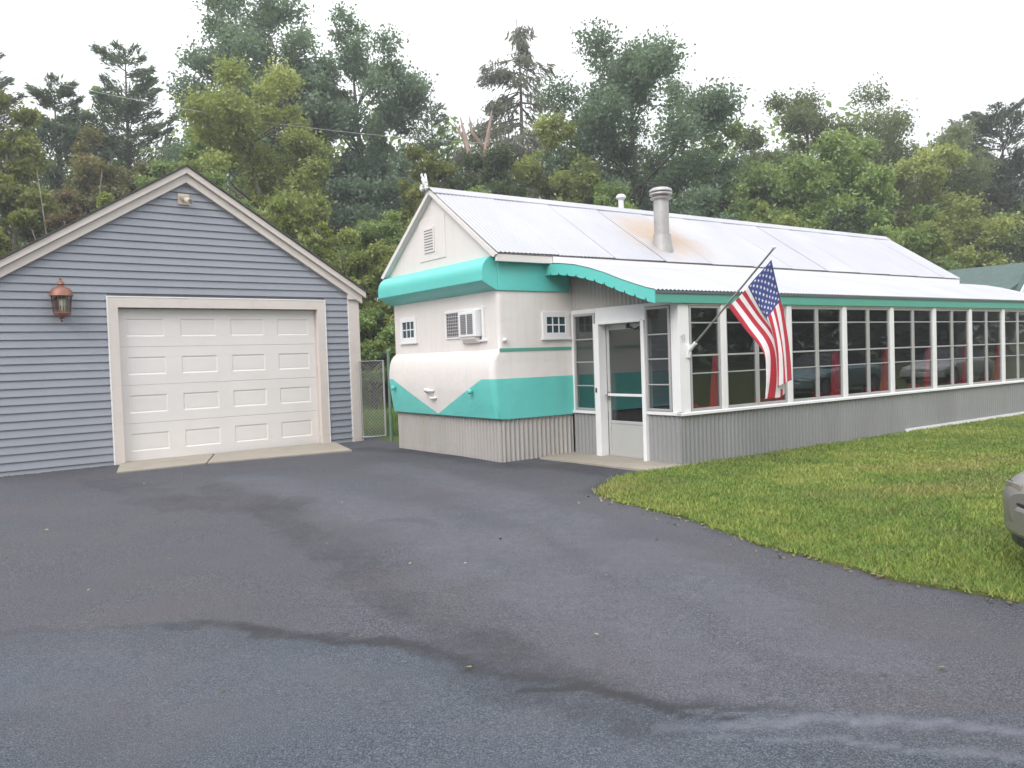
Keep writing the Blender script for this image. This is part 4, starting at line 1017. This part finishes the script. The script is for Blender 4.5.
def pine(seed, loc, H, Wd, base, n, mat, label, name='pine_tree', sparse=False, droop=False, bark=None, forks=1, needle=.30, topshape=.5, group=None):
    rg = np.random.default_rng(seed); bark = bark or M_bark; n = int(n*1.7); tb = MB(); pos = []; dirs = []; tn = []
    k = 6; r0 = .013*H+.03; sh = rg.normal(0, .006*H, 2)
    tb.path([(sh[0]*math.sin(i), sh[1]*math.sin(1.3*i), H*i/k-.1) for i in range(k+1)], [r0*(1-.93*i/k) for i in range(k+1)], 8)
    z = base; wh = []
    while z < H*.99:
        t = (z-base)/(H-base); env = (1-t)**topshape*(.35+.65*min(1, t*4+.35)) if not droop else (1-t)**.66*(.75+.25*min(1, t*3))
        nb = rg.integers(4, 7)
        for b_ in range(nb):
            a = rg.uniform(0, 6.283); L = Wd/2*env*rg.uniform(.7, 1.25)*(1.3 if droop else 1.1)+.15
            wh.append((z+rg.normal(0, .12), a, L, t))
        z += rg.uniform(.45, .85)*(H/16)
    tot = sum(w[2] for w in wh)
    for (z, a, L, t) in wh:
        up = rg.uniform(.12, .42) if not droop else rg.uniform(-.32, -.05); tipup = .25 if not droop else -.15
        P = [np.array([c_(a)*L*f, s_(a)*L*f, z+L*(up*f+tipup*f*f*(1 if not droop else .6))]) for f in (0, .35, .7, 1)]
        rr = max(.012, .022*L); tb.path([tuple(p) for p in P], [rr, rr*.7, rr*.45, rr*.15], 5, cap=False)
        m_ = max(4, int(n*L/tot)); f = 1-(rg.random(m_)**1.5)*.8
        x = f*3; i = np.minimum(x.astype(int), 2); w = (x-i)[:, None]; PA = np.array(P); c = PA[i]*(1-w)+PA[i+1]*w
        side = rg.normal(0, 1, m_)*(.30*L*(1.15-f)+.10) if not droop else rg.normal(0, .10*L+.06, m_)
        c = c+np.stack([-s_(a)*side, c_(a)*side, np.zeros(m_)], 1)+rg.normal(0, .075, (m_, 3))
        if droop: c[:, 2] -= rg.random(m_)**1.5*.55
        dv = np.stack([c_(a)+0*side-s_(a)*side*.8, s_(a)+0*side+c_(a)*side*.8, np.full(m_, .45 if not droop else -1.1)], 1)
        pos.append(c); dirs.append(dv); tn.append(rg.normal(.45, .14)+rg.normal(0, .15, m_))
    C = np.concatenate(pos); D = np.concatenate(dirs); D /= np.linalg.norm(D, axis=1)[:, None]
    V, tone = leaves(C, needle, rg, np.concatenate(tn), elong=3.6, upb=.3, dirs=D)
    return finish(name, label, 'tree', loc, V, tone, mat, tb, bark, group)

OAK = leafmat((.11, .185, .12), (.21, .30, .19)); MID = leafmat((.18, .27, .075), (.33, .41, .12)); OLIVE = leafmat((.24, .29, .07), (.42, .44, .13))
YEL = leafmat((.50, .56, .07), (.66, .68, .14)); PINE = leafmat((.13, .25, .14), (.24, .36, .21)); DPINE = leafmat((.08, .14, .12), (.16, .23, .20))
LIGHT = leafmat((.24, .32, .13), (.39, .46, .21)); SPR = leafmat((.24, .235, .205), (.38, .37, .34)); DARK = leafmat((.10, .185, .075), (.19, .28, .11)); RUST = leafmat((.24, .16, .10), (.34, .24, .15)); BRIGHT = leafmat((.27, .38, .05), (.45, .52, .10)); ORG = leafmat((.23, .27, .07), (.42, .40, .13))
YEL = leafmat((.15, .175, .03), (.29, .28, .06)); PINE = leafmat((.048, .095, .055), (.10, .15, .085)); DPINE = leafmat((.036, .06, .052), (.075, .105, .09))
LIGHT = leafmat((.11, .145, .065), (.19, .22, .11)); SPR = leafmat((.135, .13, .115), (.23, .22, .20)); DARK = leafmat((.038, .07, .034), (.08, .12, .05)); RUST = leafmat((.14, .085, .055), (.22, .14, .09)); BRIGHT = leafmat((.17, .23, .03), (.30, .34, .06)); ORG = leafmat((.13, .12, .04), (.26, .19, .065))

def spot(px, top, D):
    g = atdepth(px, 360, D); t = atdepth(px, top, D); return (float(g[0]), float(D), -.03), float(t[2]+.03)
sd_i = [100]
def BT(px, top, D, wpx, n, mat, label, base=.12, leaf=.26, **k):
    loc, H = spot(px, top, D); sd_i[0] += 1
    return broadleaf(sd_i[0], loc, H, wpx*D/F, base*H, n, leaf, mat, label, **k)
def PT(px, top, D, wpx, n, mat, label, base=.15, **k):
    loc, H = spot(px, top, D); sd_i[0] += 1
    return pine(sd_i[0], loc, H, wpx*D/F, base*H, n, mat, label, **k)
TG = 'trees behind the buildings'; BG = 'shrubs behind the buildings'
PT(-2, 46, 46, 100, 9000, DPINE, 'dark pine at the left edge rising behind the yellow-green tree', group=TG)
BT(20, 92, 31, 120, 23000, YEL, 'yellow-green leafy tree at the left edge of the photo', .05, group=TG)
PT(70, 82, 43, 110, 18000, PINE, 'bluish green pine between the yellow-green tree and the tall feathery pine', group=TG)
PT(140, 44, 46, 120, 17000, PINE, 'tall feathery white pine left of the big oak, branches spread against the sky', topshape=.5, group=TG)
BT(118, 116, 37, 130, 21000, ORG, 'olive tree with an orange tinge above the left slope of the garage roof', .1, group=TG)
BT(258, -22, 44, 175, 40000, OAK, 'tallest dark green oak, its crown cut by the top of the photo', .12, leaf=.30, group=TG)
BT(368, 4, 45, 150, 32000, OAK, 'dark green oak crown standing right of the tallest oak', .1, leaf=.30, group=TG)
BT(268, 48, 33, 170, 36000, OLIVE, 'broad olive green tree in front of the tallest oak', .08, leaf=.22, group=TG)
BT(203, 112, 36, 95, 18000, MID, 'mid green tree between the feathery pine and the tallest oak', .1, group=TG)
BT(430, 138, 37, 105, 18000, YEL, 'yellow-green tree just above the peak of the diner gable', .1, group=TG)
PT(440, 94, 52, 70, 6000, PINE, 'small distant pine left of the bare thin spruce', group=TG)
PT(527, 16, 50, 150, 8500, SPR, 'tall thin grey spruce with sparse drooping branches', name='spruce_tree', droop=True, needle=.42, base=.2, group=TG)
BT(492, 134, 38, 120, 24000, DARK, 'dark green tree below the broken trunks left of the centre oak', .05, group=TG)
BT(562, 120, 39, 110, 20000, OLIVE, 'olive tree in front of the thin grey spruce', .08, group=TG)
BT(640, 20, 41, 200, 48000, OAK, 'large dark oak standing alone behind the roof vent and chimney', .08, leaf=.27, group=TG)
BT(738, 116, 40, 125, 22000, MID, 'mid green tree right of the large dark oak', .08, group=TG)
BT(815, 80, 44, 140, 26000, LIGHT, 'pale green tree with a rounded top above the middle of the diner roof', .1, group=TG)
BT(893, 80, 46, 130, 20000, LIGHT, 'pale loose tree with wind-swept twigs right of the rounded pale tree', .15, loose=1.25, group=TG)
BT(838, 128, 36, 165, 30000, MID, 'broad mid green tree behind the right half of the diner roof', .05, group=TG)
BT(930, 136, 41, 130, 23000, OLIVE, 'olive yellow tree above the far end of the diner roof', .05, group=TG)
PT(962, 120, 56, 70, 6000, DPINE, 'smaller dark pine on the right behind the olive yellow tree', group=TG)
PT(1003, 108, 50, 120, 20000, DPINE, 'large dark blue pine near the right edge of the photo', topshape=.45, group=TG)
BT(1035, 175, 46, 75, 7000, MID, 'green tree at the right edge above the green roofed house', group=TG)
BT(968, 200, 52, 90, 10000, DARK, 'dark leafy tree just above the green roofed house', .05, group=TG)
BT(316, 20, 46, 110, 22000, OAK, 'dark green oak crown between the tallest oak and its right neighbour', .15, leaf=.30, group=TG)
BT(768, 122, 45, 95, 14000, LIGHT, 'pale green tree in the skyline just right of the mid green tree', .1, group=TG)
BT(946, 128, 50, 85, 11000, LIGHT, 'pale green crown in the skyline left of the large dark blue pine', .1, group=TG)
# snags
for px, top, lean, lab in ((473, 117, -.10, 'shorter broken pinkish trunk left of the thin spruce'), (489, 111, .09, 'taller broken pinkish trunk with a torn top beside the thin spruce')):
    loc, H = spot(px, top, 40); T = thing('broken_tree', lab, 'tree', loc, 0, 'broken trunks')
    tb = MB(); tb.path([(0, 0, 0), (.1, 0, H*.5), (.2, 0, H*.86), (.2+lean*4, 0, H)], [.22, .2, .16, .03], 8); tb.path([(.2, 0, H*.86), (-.3-lean*2, .1, H*.93), (-.55, .1, H*.985)], [.12, .09, .02], 7); tb.build('trunk', M_snag, T, smooth=True)
# shrubs and understory
SH = [(18, 188, 25, 95, 9000, YEL, 'low yellow-green bush at the left edge behind the garage', .22), (78, 184, 29, 50, 3500, RUST, 'reddish brown dead brush left of the garage roof', .24), (112, 192, 25, 70, 6500, OLIVE, 'olive bush directly behind the left slope of the garage', .2),
      (160, 160, 29, 85, 8000, MID, 'green bush behind the garage peak on its left', .22), (222, 165, 28, 95, 9000, MID, 'green bush behind the garage peak on its right', .2), (286, 192, 25, 42, 3800, BRIGHT, 'slim bright green sapling behind the right slope of the garage', .18),
      (322, 182, 26, 36, 3200, BRIGHT, 'narrow lime green sapling right of the other bright sapling', .18), (345, 212, 27, 100, 10500, OLIVE, 'rounded olive bush behind the eave of the garage', .2), (386, 178, 30, 95, 10000, MID, 'tall green bush left of the diner gable', .2),
      (372, 292, 25.5, 85, 8500, MID, 'low leafy bush beyond the gate between the buildings', .16), (398, 245, 27, 60, 6500, OLIVE, 'olive bush against the left rake of the diner', .18), (415, 196, 29, 70, 7000, MID, 'green bush behind the diner gable peak', .2),
      (375, 318, 29, 55, 4200, YEL, 'yellowish low bush at the back of the yard', .16),
      (470, 178, 31, 100, 10000, MID, 'green bush behind the front of the diner ridge', .2), (545, 190, 32, 110, 10000, DARK, 'dark green bush behind the diner ridge left of the vent pipe', .2), (612, 182, 33, 95, 10000, MID, 'leafy green shrub behind the white vent pipe', .2),
      (690, 178, 33, 110, 11000, OAK, 'bluish green shrub behind the chimney', .22), (768, 190, 33, 100, 10000, OLIVE, 'olive shrub behind the middle of the diner ridge', .2), (850, 205, 33, 100, 10000, DARK, 'dark shrub behind the right part of the diner ridge', .2),
      (920, 205, 36, 95, 9500, OLIVE, 'yellowish shrub behind the end of the diner ridge', .2)]
for px, top, D, wpx, n, mat, lab, lf in SH:
    BT(px, top, D, wpx, int(n*1.5), mat, lab, .03, leaf=lf*.92, name='bush', cat='bush', group=BG)
# thin pale dead stems by the reddish brush
for k, (px, dx, lab) in enumerate(((64, -.6, 'pale dead stem leaning left by the reddish brush'), (86, .9, 'pale dead stem leaning right by the reddish brush'))):
    loc, H = spot(px, 170, 28.5); b = MB(); b.path([(0, 0, 0), (dx*.3, 0, H*.5), (dx, 0, H)], [.035, .028, .01], 6); b.path([(dx*.3, 0, H*.5), (dx*.3-.8, 0, H*.8)], [.03, .01], 5)
    o = b.build('dead_stem', M_bark_pale, None, smooth=True); o.location = loc; tag(o, lab, 'dead tree', 'dead stems')

def woods(name, label, seed, pts, n, leaf, mat):
    rg = np.random.default_rng(seed); P = np.array(pts); k = len(P); i = rg.integers(0, k-1, 260); f = rg.random(260)
    C = P[i]*(1-f)[:, None]+P[i+1]*f[:, None]; hh = C[:, 2]*rg.uniform(.62, 1.08, 260); C = np.stack([C[:, 0]+rg.normal(0, 2, 260), C[:, 1]+rg.normal(0, 2, 260), hh], 1)
    j = rg.integers(0, 260, n); g = rg.normal(0, 1, (n, 3)); z = C[j, 2]*rg.random(n)**.7
    wdt = 2.6*np.sqrt(np.clip(1.05-z/C[j, 2], .02, 1)); pos = np.stack([C[j, 0]+g[:, 0]*wdt, C[j, 1]+g[:, 1]*wdt, z+g[:, 2]*.4], 1); pos[:, 2] = np.maximum(pos[:, 2], 0)
    tone = rg.normal(.4, .17, 260)[j]+rg.normal(0, .12, n); V, tn = leaves(pos, leaf, rg, tone)
    me = raw_mesh(name, V, np.arange(len(V)).reshape(-1, 4), mat, 4, dict(tone=np.clip(tn, 0, 1))); o = bpy.data.objects.new(name, me); COL.objects.link(o); o['kind'] = 'stuff'; tag(o, label, 'woods')
pts = []
for px, top in ((-80, 130), (60, 140), (160, 130), (240, 110), (380, 120), (450, 135), (560, 140), (700, 120), (780, 125), (900, 130), (960, 160), (1080, 170)):
    g = atdepth(px, top, 60); pts.append((g[0], 60, g[2]))
woods('distant_woods', 'deep green woods filling the gaps behind the nearer trees', 3, pts, 60000, .55, MID)
woods('roadside_woods', 'far line of woods across the road', 4, [(-70, 5, 9), (-55, -30, 11), (-20, -45, 12), (20, -46, 11), (50, -35, 12), (70, 0, 11), (75, 30, 10)], 30000, 1.1, DARK)

# ------------------------------------------------------------------ overhead wire
b = MB(); A = atdepth(-60, 58, 27); Bq = atdepth(480, 143, 36.0); pts = []
for k in range(25):
    t = k/24; p = A*(1-t)+Bq*t; p = p.copy(); p[2] -= .5*math.sin(math.pi*t); pts.append(tuple(p))
b.path(pts, .009, 5); tag(b.build('overhead_wire', M_alu), 'thin overhead wire sloping across the sky in front of the trees', 'wire')

# ------------------------------------------------------------------ haze
HM = bpy.data.materials.new('haze'); HM.use_nodes = True; t = HM.node_tree; t.nodes.remove(t.nodes['Principled BSDF'])
pv = t.nodes.new('ShaderNodeVolumePrincipled'); pv.inputs['Color'].default_value = (.93, .96, 1, 1); pv.inputs['Density'].default_value = .0017; pv.inputs['Anisotropy'].default_value = .2
t.links.new(pv.outputs[0], t.nodes['Material Output'].inputs['Volume'])
b = MB(); b.box(-85, -60, -1.1, 85, 75, 26); o = b.build('haze', HM); o['kind'] = 'stuff'; tag(o, 'pale damp haze thinning the trees behind the buildings', 'haze')
